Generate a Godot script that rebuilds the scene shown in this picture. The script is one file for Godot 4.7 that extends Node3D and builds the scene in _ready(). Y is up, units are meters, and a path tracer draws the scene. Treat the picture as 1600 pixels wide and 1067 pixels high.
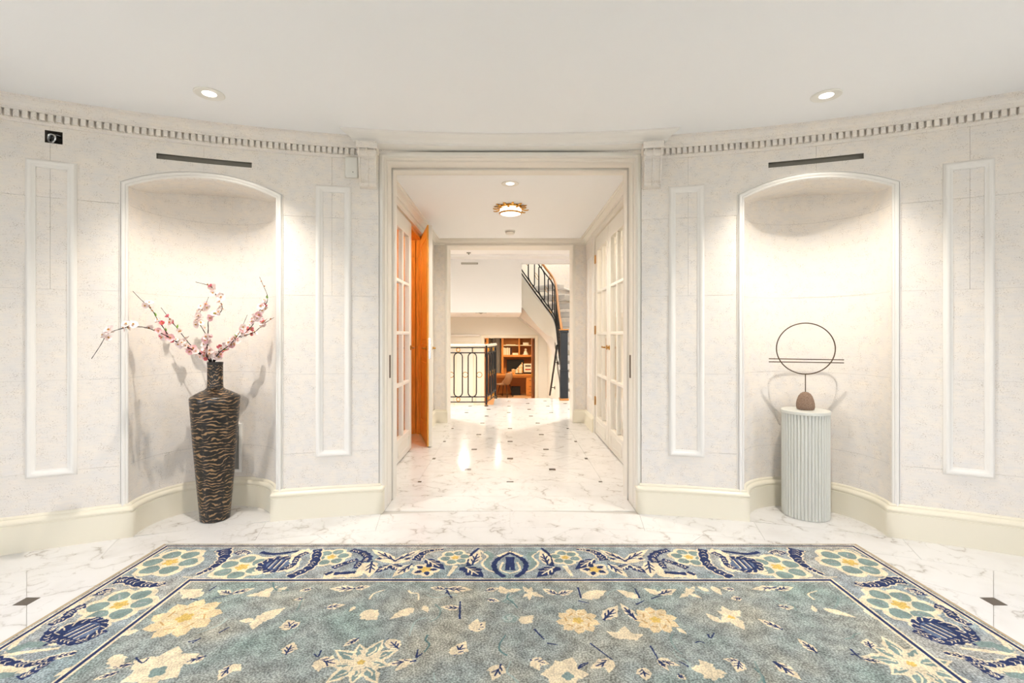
extends Node3D
# A curved limestone foyer with two niches; through the doorway a corridor and a stair hall.
# x to the right, y up; "d" below is the distance in front of the camera (world z = -d). Metres.

const EYE := 1.25
const FOCAL := 755.0            # in pixels of a 1600 x 1067 picture
const CD := -2.81               # d of the centre of the curved wall
const RW := 6.28                # radius of the curved wall's face
const CEIL := 2.605
const NICHE := 18.4             # angle of the niches' axes
const NICHE_HALF := 0.416
const NICHE_DEEP := 0.43
const LOW := -0.89              # floor of the lower level beyond the stair hall

var M := {}
var rng := RandomNumberGenerator.new()

func _ready() -> void:
	rng.seed = 20240611
	view_and_light()
	make_materials()
	foyer_shell()
	for sgn in [-1, 1]:
		curved_wall(sgn)
	doorway()
	floors()
	corridor()
	stair_hall()
	rug()
	niche_things()
	flowers()
	wall_fittings()
	ceiling_fittings()
	study()

# ------------------------------------------------------------------ camera, sky, exposure
func view_and_light() -> void:
	var cam := Camera3D.new()
	cam.name = "camera"
	add_child(cam)
	cam.position = Vector3(0, EYE, 0)
	var near := 0.05
	cam.set_frustum(near * 1067.0 / FOCAL, Vector2(3.0, -10.5) / FOCAL * near, near, 200.0)
	cam.current = true
	var env := Environment.new()
	var sky := Sky.new()
	var sm := ProceduralSkyMaterial.new()
	sm.sky_top_color = Color(0.80, 0.85, 0.93)
	sm.sky_horizon_color = Color(0.955, 0.962, 0.975)
	sm.ground_horizon_color = Color(0.80, 0.80, 0.78)
	sm.ground_bottom_color = Color(0.62, 0.61, 0.58)
	sm.sun_angle_max = 1.0
	sky.sky_material = sm
	env.background_mode = Environment.BG_SKY
	env.sky = sky
	env.background_energy_multiplier = 9.0
	env.tonemap_mode = Environment.TONE_MAPPER_LINEAR
	env.tonemap_exposure = 0.97
	env.sdfgi_enabled = true
	env.ssao_enabled = true
	env.ssil_enabled = true
	var we := WorldEnvironment.new()
	we.name = "world_environment"
	we.environment = env
	add_child(we)

# ------------------------------------------------------------------ small helpers
func pt(x: float, y: float, d: float) -> Vector3:
	return Vector3(x, y, -d)

func cyl(th: float, h: float, r: float) -> Vector3:
	var a := deg_to_rad(th)
	return Vector3(r * sin(a), h, -(CD + r * cos(a)))

func shape() -> SurfaceTool:
	var s := SurfaceTool.new()
	s.begin(Mesh.PRIMITIVE_TRIANGLES)
	s.set_smooth_group(-1)
	return s

func tri(s: SurfaceTool, a: Vector3, b: Vector3, c: Vector3) -> void:
	s.add_vertex(a); s.add_vertex(b); s.add_vertex(c)

func quad(s: SurfaceTool, a: Vector3, b: Vector3, c: Vector3, d: Vector3) -> void:
	tri(s, a, b, c); tri(s, a, c, d)

func done(s: SurfaceTool) -> ArrayMesh:
	s.generate_normals()
	s.index()
	return s.commit()

func obj(parent: Node, called: String, s: SurfaceTool, m: Material) -> MeshInstance3D:
	return put(parent, called, done(s), m)

func put(parent: Node, called: String, mesh: Mesh, m: Material) -> MeshInstance3D:
	var o := MeshInstance3D.new()
	o.name = called
	o.mesh = mesh
	o.material_override = m
	parent.add_child(o, true)
	return o

var used := {}
func numbered(called: String) -> String:
	if not used.has(called):
		used[called] = 0
		return called
	used[called] += 1
	return "%s_%03d" % [called, used[called]]

func tag(o: Node, label: String, category: String, group := "") -> Node:
	o.set_meta("label", label)
	o.set_meta("category", category)
	if group != "":
		o.set_meta("group", group)
	return o

func thing(called: String, label: String, category: String, at := Vector3.ZERO, group := "") -> Node3D:
	var o := Node3D.new()
	o.name = numbered(called)
	add_child(o)
	o.position = at
	tag(o, label, category, group)
	return o

func setting(called: String, label: String, category: String) -> Node3D:
	var o := thing(called, label, category)
	o.set_meta("kind", "structure")
	return o

func box(s: SurfaceTool, c: Vector3, size: Vector3, bev := 0.0, b := Basis.IDENTITY) -> void:
	s.set_smooth_group(-1)
	var h := size * 0.5
	var e := minf(bev, minf(h.x, minf(h.y, h.z)) * 0.9)
	var P := func(sx: float, sy: float, sz: float, ax: int) -> Vector3:
		var v := Vector3(sx * (h.x - e), sy * (h.y - e), sz * (h.z - e))
		v[ax] = [sx, sy, sz][ax] * h[ax]
		return c + b * v
	for ax in 3:
		var i := (ax + 1) % 3
		var j := (ax + 2) % 3
		for sg in [-1.0, 1.0]:
			var q := []
			for k in [[-1.0, -1.0], [1.0, -1.0], [1.0, 1.0], [-1.0, 1.0]]:
				var w := [0.0, 0.0, 0.0]
				w[ax] = sg; w[i] = k[0] * sg; w[j] = k[1]
				q.append(P.call(w[0], w[1], w[2], ax))
			quad(s, q[0], q[3], q[2], q[1])
	if e <= 0.0:
		return
	for ax in 3:
		var i := (ax + 1) % 3
		var j := (ax + 2) % 3
		for si in [-1.0, 1.0]:
			for sj in [-1.0, 1.0]:
				var lo := [0.0, 0.0, 0.0]
				lo[i] = si; lo[j] = sj; lo[ax] = -1.0
				var hi := lo.duplicate()
				hi[ax] = 1.0
				quad(s, P.call(lo[0], lo[1], lo[2], i), P.call(hi[0], hi[1], hi[2], i), P.call(hi[0], hi[1], hi[2], j), P.call(lo[0], lo[1], lo[2], j))
	for x in [-1.0, 1.0]:
		for y in [-1.0, 1.0]:
			for z in [-1.0, 1.0]:
				tri(s, P.call(x, y, z, 0), P.call(x, y, z, 1), P.call(x, y, z, 2))

# a box given by its ranges: x, height, distance
func slab(s: SurfaceTool, x0: float, x1: float, h0: float, h1: float, d0: float, d1: float, bev := 0.0) -> void:
	box(s, pt((x0 + x1) / 2, (h0 + h1) / 2, (d0 + d1) / 2), Vector3(absf(x1 - x0), absf(h1 - h0), absf(d1 - d0)), bev)

# rings of points joined into a skin. mode 0 smooth all over, 1 smooth along and creased between strips, -1 flat
func skin(s: SurfaceTool, rings: Array, closed := false, mode := 1) -> void:
	for i in rings.size() - 1:
		var a: Array = rings[i]
		var b: Array = rings[i + 1]
		var n := a.size()
		for j in (n if closed else n - 1):
			s.set_smooth_group(-1 if mode < 0 else (1 if mode == 0 else j + 1))
			var k := (j + 1) % n
			quad(s, a[j], a[k], b[k], b[j])
	s.set_smooth_group(-1)

func fan(s: SurfaceTool, ring: Array, mid: Vector3) -> void:
	for j in ring.size():
		tri(s, mid, ring[j], ring[(j + 1) % ring.size()])

func lathe(s: SurfaceTool, prof: Array, seg := 40, c := Vector3.ZERO, uv := false) -> void:
	var group := 1
	var run := 0.0
	for i in prof.size() - 1:
		var p: Vector2 = prof[i]
		var q: Vector2 = prof[i + 1]
		if i > 0:
			var before: Vector2 = p - prof[i - 1]
			if absf(before.angle_to(q - p)) > 0.6:
				group += 1
		s.set_smooth_group(group)
		var l := p.distance_to(q)
		for k in seg:
			var a := TAU * k / seg
			var b := TAU * (k + 1) / seg
			var pts := [c + Vector3(p.x * cos(a), p.y, p.x * sin(a)), c + Vector3(p.x * cos(b), p.y, p.x * sin(b)), c + Vector3(q.x * cos(b), q.y, q.x * sin(b)), c + Vector3(q.x * cos(a), q.y, q.x * sin(a))]
			var uvs := [Vector2(float(k) / seg, run), Vector2(float(k + 1) / seg, run), Vector2(float(k + 1) / seg, run + l), Vector2(float(k) / seg, run + l)]
			for t in [[0, 1, 2], [0, 2, 3]]:
				if pts[t[0]].distance_squared_to(pts[t[1]]) < 1e-12 or pts[t[1]].distance_squared_to(pts[t[2]]) < 1e-12 or pts[t[0]].distance_squared_to(pts[t[2]]) < 1e-12:
					continue
				for v in t:
					if uv:
						s.set_uv(uvs[v])
					s.add_vertex(pts[v])
		run += l
	s.set_smooth_group(-1)

func tube(s: SurfaceTool, pts: Array, radius, seg := 8, closed := false) -> void:
	var n := pts.size()
	var rings := []
	var up := Vector3.ZERO
	for i in n:
		var t: Vector3
		if closed:
			t = (pts[(i + 1) % n] - pts[(i + n - 1) % n]).normalized()
		else:
			t = (pts[mini(i + 1, n - 1)] - pts[maxi(i - 1, 0)]).normalized()
		if up == Vector3.ZERO:
			up = t.cross(Vector3(0.31, 0.87, 0.38)).normalized()
		up = (up - t * up.dot(t)).normalized()
		var side := t.cross(up)
		var r: float = radius[i] if radius is Array else radius
		var ring := []
		for k in seg:
			var a := TAU * k / seg
			ring.append(pts[i] + (up * cos(a) + side * sin(a)) * r)
		rings.append(ring)
	if closed:
		rings.append(rings[0])
	skin(s, rings, true, 0)
	if not closed:
		fan(s, rings[0], pts[0])
		fan(s, rings[n - 1], pts[n - 1])

# a moulding: profile points (inset to the left of the path * side, proud) swept along a path with mitres
func sweep(s: SurfaceTool, path: Array, closed: bool, prof: Array, side: float, place: Callable) -> void:
	var rings := []
	var n := path.size()
	for i in n:
		var here: Vector2 = path[i]
		var a: Vector2 = (here - path[(i + n - 1) % n]).normalized() if (closed or i > 0) else Vector2.ZERO
		var b: Vector2 = (path[(i + 1) % n] - here).normalized() if (closed or i < n - 1) else a
		if a == Vector2.ZERO:
			a = b
		var na := Vector2(-a.y, a.x)
		var nb := Vector2(-b.y, b.x)
		var m := (na + nb).normalized()
		var grow := 1.0 / maxf(m.dot(na), 0.35)
		var ring := []
		for p in prof:
			ring.append(place.call(here + m * (grow * p.x * side), p.y))
		rings.append(ring)
	if closed:
		rings.append(rings[0])
	skin(s, rings, false, 1)
	if not closed:
		for r in [rings[0], rings[n - 1]]:
			for k in range(1, r.size() - 1):
				tri(s, r[0], r[k], r[k + 1])

func split_path(path: Array, step: float, closed := false) -> Array:
	var out := []
	var n := path.size()
	for i in (n if closed else n - 1):
		var a: Vector2 = path[i]
		var b: Vector2 = path[(i + 1) % n]
		var k := maxi(1, int(ceil(a.distance_to(b) / step)))
		for j in k:
			out.append(a.lerp(b, float(j) / k))
	if not closed:
		out.append(path[n - 1])
	return out

# a flat polygon (x, d) raised into a slab with its top at h
func plate(s: SurfaceTool, poly: PackedVector2Array, h: float, thick: float, shift := Vector2.ZERO, turn := 0.0) -> void:
	s.set_smooth_group(-1)
	var ids := Geometry2D.triangulate_polygon(poly)
	var V := func(i: int, y: float) -> void:
		s.set_uv((poly[i].rotated(turn) + shift) / 1.7)
		s.add_vertex(pt(poly[i].x, y, poly[i].y))
	for t in range(0, ids.size(), 3):
		for k in 3:
			V.call(ids[t + k], h)
	for i in poly.size():
		var j := (i + 1) % poly.size()
		V.call(i, h); V.call(j, h); V.call(j, h - thick)
		V.call(i, h); V.call(j, h - thick); V.call(i, h - thick)

# ------------------------------------------------------------------ materials
func plain(called: String, c: Color, rough := 0.6, metal := 0.0) -> StandardMaterial3D:
	var m := StandardMaterial3D.new()
	m.resource_name = called
	m.albedo_color = c
	m.roughness = rough
	m.metallic = metal
	M[called] = m
	return m

func glow(called: String, c: Color, energy: float) -> StandardMaterial3D:
	var m := plain(called, c, 0.5)
	m.emission_enabled = true
	m.emission = c
	m.emission_energy_multiplier = energy
	return m

func noise(seed_: int, freq: float, kind := FastNoiseLite.TYPE_SIMPLEX_SMOOTH, oct := 4) -> FastNoiseLite:
	var n := FastNoiseLite.new()
	n.seed = seed_
	n.noise_type = kind
	n.frequency = freq
	n.fractal_octaves = oct
	return n

func texture_of(w: int, h: int, data: PackedByteArray) -> ImageTexture:
	return ImageTexture.create_from_image(Image.create_from_data(w, h, false, Image.FORMAT_RGB8, data))

func make_materials() -> void:
	limestone()
	marble()
	wood()
	plain("grout", Color(0.74, 0.72, 0.69), 0.8)
	plain("joint", Color(0.76, 0.73, 0.69), 0.9)
	plain("moulding", Color(0.915, 0.90, 0.875), 0.6)
	plain("cream_paint", Color(0.915, 0.885, 0.805), 0.35)
	plain("casing_paint", Color(0.905, 0.885, 0.845), 0.4)
	plain("door_paint", Color(0.90, 0.88, 0.84), 0.35)
	plain("ceiling_paint", Color(0.95, 0.95, 0.95), 0.7)
	plain("plaster", Color(0.89, 0.88, 0.86), 0.7)
	plain("warm_plaster", Color(0.91, 0.895, 0.85), 0.7)
	plain("inset_stone", Color(0.30, 0.25, 0.20), 0.2)
	plain("slot_shade", Color(0.55, 0.53, 0.49), 0.9)  # shade inside the slots and gaps, put into a darker colour
	plain("hollow_shade", Color(0.38, 0.34, 0.30), 0.95)  # lining of the stone hole, darkened in colour for the shade within
	plain("chrome", Color(0.86, 0.87, 0.88), 0.25, 1.0)
	plain("lens_black", Color(0.03, 0.03, 0.035), 0.1)
	plain("brass", Color(0.72, 0.54, 0.27), 0.28, 1.0)
	plain("gold", Color(0.80, 0.58, 0.22), 0.3, 1.0)
	plain("bronze", Color(0.33, 0.26, 0.19), 0.4, 0.7)
	plain("iron", Color(0.075, 0.08, 0.09), 0.45, 0.3)
	plain("slate", Color(0.10, 0.125, 0.16), 0.5)
	plain("white_plastic", Color(0.90, 0.89, 0.86), 0.4)
	plain("vent_grey", Color(0.55, 0.54, 0.51), 0.6)
	plain("pedestal_paint", Color(0.82, 0.82, 0.785), 0.45)
	plain("twig", Color(0.14, 0.10, 0.085), 0.8)
	plain("petal_pale", Color(0.98, 0.91, 0.89), 0.6)
	plain("petal_pink", Color(0.96, 0.76, 0.77), 0.6)
	plain("petal_deep", Color(0.91, 0.42, 0.49), 0.6)
	plain("stamen", Color(0.86, 0.66, 0.34), 0.6)
	plain("bud_brown", Color(0.60, 0.37, 0.14), 0.6)
	plain("leaf_green", Color(0.47, 0.68, 0.18), 0.5)
	for k in ["petal_pale", "petal_pink", "petal_deep", "leaf_green"]:
		M[k].backlight_enabled = true
		M[k].backlight = Color(0.35, 0.3, 0.3)
	plain("rug_edge", Color(0.70, 0.62, 0.50), 0.95)
	plain("handrail_wood", Color(0.74, 0.52, 0.30), 0.35)
	plain("handrail_cream", Color(0.90, 0.87, 0.80), 0.35)
	plain("fabric_taupe", Color(0.60, 0.49, 0.41), 0.9)
	plain("black", Color(0.04, 0.04, 0.042), 0.5)
	plain("paper", Color(0.90, 0.87, 0.80), 0.8)
	plain("paper_tan", Color(0.78, 0.62, 0.42), 0.8)
	plain("paper_orange", Color(0.80, 0.50, 0.22), 0.7)
	plain("picture_red", Color(0.62, 0.22, 0.16), 0.7)
	plain("picture_grey", Color(0.40, 0.38, 0.37), 0.7)
	plain("ceramic", Color(0.92, 0.91, 0.88), 0.25)
	plain("curtain_grey", Color(0.56, 0.56, 0.57), 0.9)
	plain("oak", Color(0.78, 0.52, 0.26), 0.45)
	plain("oak_dark", Color(0.52, 0.29, 0.13), 0.5)
	plain("study_floor", Color(0.72, 0.58, 0.45), 0.5)
	var g := plain("pane", Color(0.97, 0.98, 0.97, 0.08), 0.02)
	g.transparency = BaseMaterial3D.TRANSPARENCY_ALPHA
	var r := plain("rock", Color(0.56, 0.48, 0.42), 0.95)
	var rn := NoiseTexture2D.new()
	rn.width = 256; rn.height = 256; rn.seamless = true
	rn.noise = noise(5, 0.06)
	var ramp := Gradient.new()
	ramp.set_color(0, Color(0.55, 0.5, 0.47)); ramp.set_color(1, Color(1.35, 1.3, 1.25))
	rn.color_ramp = ramp
	r.albedo_texture = rn
	r.uv1_triplanar = true
	r.uv1_scale = Vector3(9, 9, 9)
	glow("lamp_glow", Color(1.0, 0.96, 0.90), 6.0)
	glow("drum_glow", Color(1.0, 0.97, 0.92), 2.2)

func limestone() -> void:
	var n := 1024
	var patch := noise(11, 0.006, FastNoiseLite.TYPE_SIMPLEX_SMOOTH, 3).get_seamless_image(n, n).get_data()
	var streak := noise(13, 0.05, FastNoiseLite.TYPE_SIMPLEX_SMOOTH, 2).get_seamless_image(256, n)
	streak.resize(n, n, Image.INTERPOLATE_CUBIC)
	var layer := streak.get_data()
	var grain := noise(14, 0.35, FastNoiseLite.TYPE_SIMPLEX, 2).get_seamless_image(n, n).get_data()
	var pit := noise(15, 0.11, FastNoiseLite.TYPE_SIMPLEX_SMOOTH, 2).get_seamless_image(n, n).get_data()
	var where := noise(16, 0.012, FastNoiseLite.TYPE_SIMPLEX_SMOOTH, 2).get_seamless_image(n, n).get_data()
	var rgb := PackedByteArray()
	rgb.resize(n * n * 3)
	var hgt := PackedByteArray()
	hgt.resize(n * n)
	for i in n * n:
		var p := (patch[i] - 128) / 128.0
		var l := (layer[i] - 128) / 128.0
		var g := (grain[i] - 128) / 128.0
		var k := clampf((pit[i] - 196.0 - (150.0 - where[i]) * 0.32) / 14.0, 0.0, 1.0)
		var v := 1.0 + 0.014 * p + 0.016 * l + 0.030 * g
		var warm := 0.010 * p + 0.006 * l
		rgb[i * 3] = clampi(int(231.0 * v * (1.0 + warm) - 54.0 * k), 0, 255)
		rgb[i * 3 + 1] = clampi(int(224.0 * v - 61.0 * k), 0, 255)
		rgb[i * 3 + 2] = clampi(int(215.0 * v * (1.0 - 1.6 * warm) - 68.0 * k), 0, 255)
		hgt[i] = clampi(int(200.0 + 10.0 * g - 150.0 * k), 0, 255)
	var m := plain("limestone", Color.WHITE, 0.75)
	m.albedo_texture = texture_of(n, n, rgb)
	m.heightmap_enabled = true
	m.heightmap_scale = 0.12
	m.heightmap_texture = ImageTexture.create_from_image(Image.create_from_data(n, n, false, Image.FORMAT_L8, hgt))
	m.uv1_triplanar = true
	m.uv1_world_triplanar = true
	m.uv1_scale = Vector3(1.15, 1.15, 1.15)

func marble() -> void:
	var n := 1024
	var a := noise(31, 0.0032, FastNoiseLite.TYPE_SIMPLEX_SMOOTH, 4)
	a.domain_warp_enabled = true
	a.domain_warp_amplitude = 55.0
	a.domain_warp_frequency = 0.006
	var vein := a.get_seamless_image(n, n).get_data()
	var b := noise(32, 0.0065, FastNoiseLite.TYPE_SIMPLEX_SMOOTH, 4)
	b.domain_warp_enabled = true
	b.domain_warp_amplitude = 40.0
	b.domain_warp_frequency = 0.01
	var thin := b.get_seamless_image(n, n).get_data()
	var cloud := noise(33, 0.004, FastNoiseLite.TYPE_SIMPLEX_SMOOTH, 4).get_seamless_image(n, n).get_data()
	var gate := noise(34, 0.005, FastNoiseLite.TYPE_SIMPLEX_SMOOTH, 2).get_seamless_image(n, n).get_data()
	var rgb := PackedByteArray()
	rgb.resize(n * n * 3)
	for i in n * n:
		var g := clampf((gate[i] - 95.0) / 90.0, 0.0, 1.0)
		var v1 := exp(-absf(vein[i] - 140.0) / 2.6) * g
		var soft := exp(-absf(vein[i] - 140.0) / 16.0) * g
		var v2 := exp(-absf(thin[i] - 118.0) / 2.2) * (1.0 - g) * 0.75
		var c := clampf((cloud[i] - 120.0) / 120.0, 0.0, 1.0)
		var dark := 52.0 * v1 + 13.0 * soft + 40.0 * v2 + 9.0 * c
		rgb[i * 3] = clampi(int(230.0 - dark * 0.92), 0, 255)
		rgb[i * 3 + 1] = clampi(int(228.0 - dark), 0, 255)
		rgb[i * 3 + 2] = clampi(int(225.0 - dark * 1.10), 0, 255)
	var t := texture_of(n, n, rgb)
	var m := plain("marble", Color.WHITE, 0.13)
	m.albedo_texture = t

func wood() -> void:
	var w := 256
	var h := 512
	var g := noise(41, 0.05, FastNoiseLite.TYPE_SIMPLEX_SMOOTH, 4)
	var rgb := PackedByteArray()
	rgb.resize(w * h * 3)
	for y in h:
		for x in w:
			var v := g.get_noise_2d(x * 1.4, y * 0.12) * 0.8 + g.get_noise_2d(x * 5.0, y * 0.3) * 0.4
			var k := 1.0 + 0.20 * v
			var i := (y * w + x) * 3
			rgb[i] = clampi(int(224.0 * k), 0, 255)
			rgb[i + 1] = clampi(int(162.0 * k), 0, 255)
			rgb[i + 2] = clampi(int(70.0 * k), 0, 255)
	var m := plain("pine", Color.WHITE, 0.4)
	m.albedo_texture = texture_of(w, h, rgb)
	m.uv1_triplanar = true
	m.uv1_scale = Vector3(2.2, 0.9, 2.2)

# ------------------------------------------------------------------ the foyer
func foyer_shell() -> void:
	# ceiling over foyer and corridor
	var c := setting("ceiling", "smooth white painted ceiling over the foyer and corridor", "ceiling")
	var s := shape()
	slab(s, -4.2, 4.2, CEIL, CEIL + 0.2, -2.6, 7.2)
	obj(c, "plaster_field", s, M.ceiling_paint)
	# side walls behind the picture's edges, each with a daylight window, and the wall behind the camera with two
	for sgn in [-1, 1]:
		var w := setting("wall_%s_side" % ("left" if sgn < 0 else "right"), "straight plaster side wall of the foyer with a tall window, %s the curved niche wall" % ("beyond the vase end of" if sgn < 0 else "beyond the pedestal end of"), "wall")
		s = shape()
		var x0: float = sgn * 3.42
		var x1: float = sgn * 3.72
		slab(s, x0, x1, 0, CEIL, 1.65, 2.95)
		slab(s, x0, x1, 0, CEIL, -2.5, -0.05)
		slab(s, x0, x1, 0, 0.45, -0.05, 1.65)
		slab(s, x0, x1, 2.35, CEIL, -0.05, 1.65)
		obj(w, "plaster_field", s, M.plaster)
		window("window_%d" % (1 if sgn < 0 else 2), sgn, 0)
	var bw := setting("wall_behind", "plaster wall across the foyer facing the doorway, with two tall windows", "wall")
	s = shape()
	slab(s, -3.7, 3.7, 0, 0.45, -2.5, -2.2)
	slab(s, -3.7, 3.7, 2.35, CEIL, -2.5, -2.2)
	for r in [[-3.7, -2.3], [-0.7, 0.7], [2.3, 3.7]]:
		slab(s, r[0], r[1], 0.45, 2.35, -2.5, -2.2)
	obj(bw, "plaster_field", s, M.plaster)
	window("window_3", -1, 1)
	window("window_4", 1, 1)

func window(called: String, sgn: int, which: int) -> void:
	var w := setting(called, ("tall white casement window in the side wall near the %s" % ("vase" if sgn < 0 else "fluted pedestal")) if which == 0 else ("tall white casement window in the wall facing the doorway, on the %s side" % ("vase" if sgn < 0 else "pedestal")), "window")
	var b := Basis.IDENTITY
	var at := pt(sgn * 1.5, 1.40, -2.35)
	var wide := 1.6
	if which == 0:
		b = Basis(Vector3.UP, PI / 2)
		at = pt(sgn * 3.57, 1.40, 0.80)
		wide = 1.7
	var s := shape()
	for k in [-1.0, 1.0]:
		box(s, at + b * Vector3(k * (wide / 2 - 0.03), 0, 0), Vector3(0.06, 1.9, 0.08), 0.005, b)
		box(s, at + b * Vector3(0, k * 0.92, 0), Vector3(wide - 0.12, 0.06, 0.08), 0.005, b)
	box(s, at, Vector3(0.07, 1.78, 0.06), 0.005, b)
	obj(w, "window_frame", s, M.door_paint)
	for k in [-1.0, 1.0]:
		s = shape()
		box(s, at + b * Vector3(k * wide * 0.245, 0, 0), Vector3(wide / 2 - 0.10, 1.78, 0.006), 0.0, b)
		obj(w, "pane", s, M.pane)

func arch_h(t: float) -> float:
	var sag := 0.095
	var rr := (NICHE_HALF * NICHE_HALF + sag * sag) / (2 * sag)
	return 2.268 - rr + sqrt(maxf(rr * rr - t * t, 0.0))

func niche_t(th: float) -> float:
	return RW * sin(deg_to_rad(absf(th) - NICHE))

# point of a niche: t along the chord (away from the doorway positive), n into the wall
func niche_pt(sgn: int, t: float, n: float, h: float) -> Vector3:
	var a := deg_to_rad(NICHE)
	var r := RW * cos(asin(NICHE_HALF / RW))
	var x := r * sin(a) + t * cos(a) + n * sin(a)
	var d := CD + r * cos(a) - t * sin(a) + n * cos(a)
	return pt(sgn * x, h, d)

func niche_front(t: float) -> float:
	return sqrt(RW * RW - t * t) - RW * cos(asin(NICHE_HALF / RW))

# the curved face between two angles and heights, leaving the openings out
func face(s: SurfaceTool, sgn: int, a0: float, a1: float, h0: float, h1: float, r: float, holes: Array, depth := 0.0) -> void:
	var cuts := [a0, a1]
	for o in holes:
		for e in [o[0], o[1]]:
			if e > a0 and e < a1:
				cuts.append(e)
	cuts.sort()
	var steps := []
	for i in cuts.size() - 1:
		var arch := false
		for o in holes:
			if o[4] and cuts[i] >= o[0] - 1e-4 and cuts[i + 1] <= o[1] + 1e-4:
				arch = true
		var k := maxi(1, int(ceil((cuts[i + 1] - cuts[i]) / (0.35 if arch else 0.7))))
		for j in k:
			steps.append(lerpf(cuts[i], cuts[i + 1], float(j) / k))
	steps.append(a1)
	s.set_smooth_group(1)
	for i in steps.size() - 1:
		var p: float = steps[i]
		var q: float = steps[i + 1]
		var mid := (p + q) / 2
		var runs := [[h0, h0, h1, h1]]
		for o in holes:
			if mid <= o[0] or mid >= o[1]:
				continue
			var tp: float = arch_h(niche_t(p)) if o[4] else o[3]
			var tq: float = arch_h(niche_t(q)) if o[4] else o[3]
			var next := []
			for u in runs:
				if o[2] > minf(u[0], u[1]) + 1e-4:
					var top: float = minf(o[2], minf(u[2], u[3]))
					next.append([u[0], u[1], top, top])
				if maxf(tp, tq) < maxf(u[2], u[3]) - 1e-4:
					next.append([maxf(tp, u[0]), maxf(tq, u[1]), maxf(u[2], tp), maxf(u[3], tq)])
			runs = next
		for u in runs:
			if u[2] - u[0] < 1e-4 and u[3] - u[1] < 1e-4:
				continue
			quad(s, cyl(sgn * p, u[0], r), cyl(sgn * q, u[1], r), cyl(sgn * q, u[3], r), cyl(sgn * p, u[2], r))
	s.set_smooth_group(-1)
	if depth > 0.0:
		for i in steps.size() - 1:
			var p: float = steps[i]
			var q: float = steps[i + 1]
			var mid := (p + q) / 2
			for h in [h0, h1]:
				var open := false
				for o in holes:
					if mid > o[0] and mid < o[1] and h > o[2] - 1e-4 and h < (arch_h(niche_t(mid)) if o[4] else o[3]) + 1e-4:
						open = true
				if not open:
					quad(s, cyl(sgn * p, h, r), cyl(sgn * q, h, r), cyl(sgn * q, h, r + depth), cyl(sgn * p, h, r + depth))
		for a in [a0, a1]:
			var spans := [[h0, h1]]
			for o in holes:
				if a > o[0] - 0.02 and a < o[1] + 0.02:
					var top: float = arch_h(niche_t(a)) if o[4] else o[3]
					var cut := []
					for u in spans:
						if o[2] > u[0]:
							cut.append([u[0], minf(u[1], o[2])])
						if top < u[1]:
							cut.append([maxf(u[0], top), u[1]])
					spans = cut
			for u in spans:
				quad(s, cyl(sgn * a, u[0], r), cyl(sgn * a, u[1], r), cyl(sgn * a, u[1], r + depth), cyl(sgn * a, u[0], r + depth))

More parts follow.
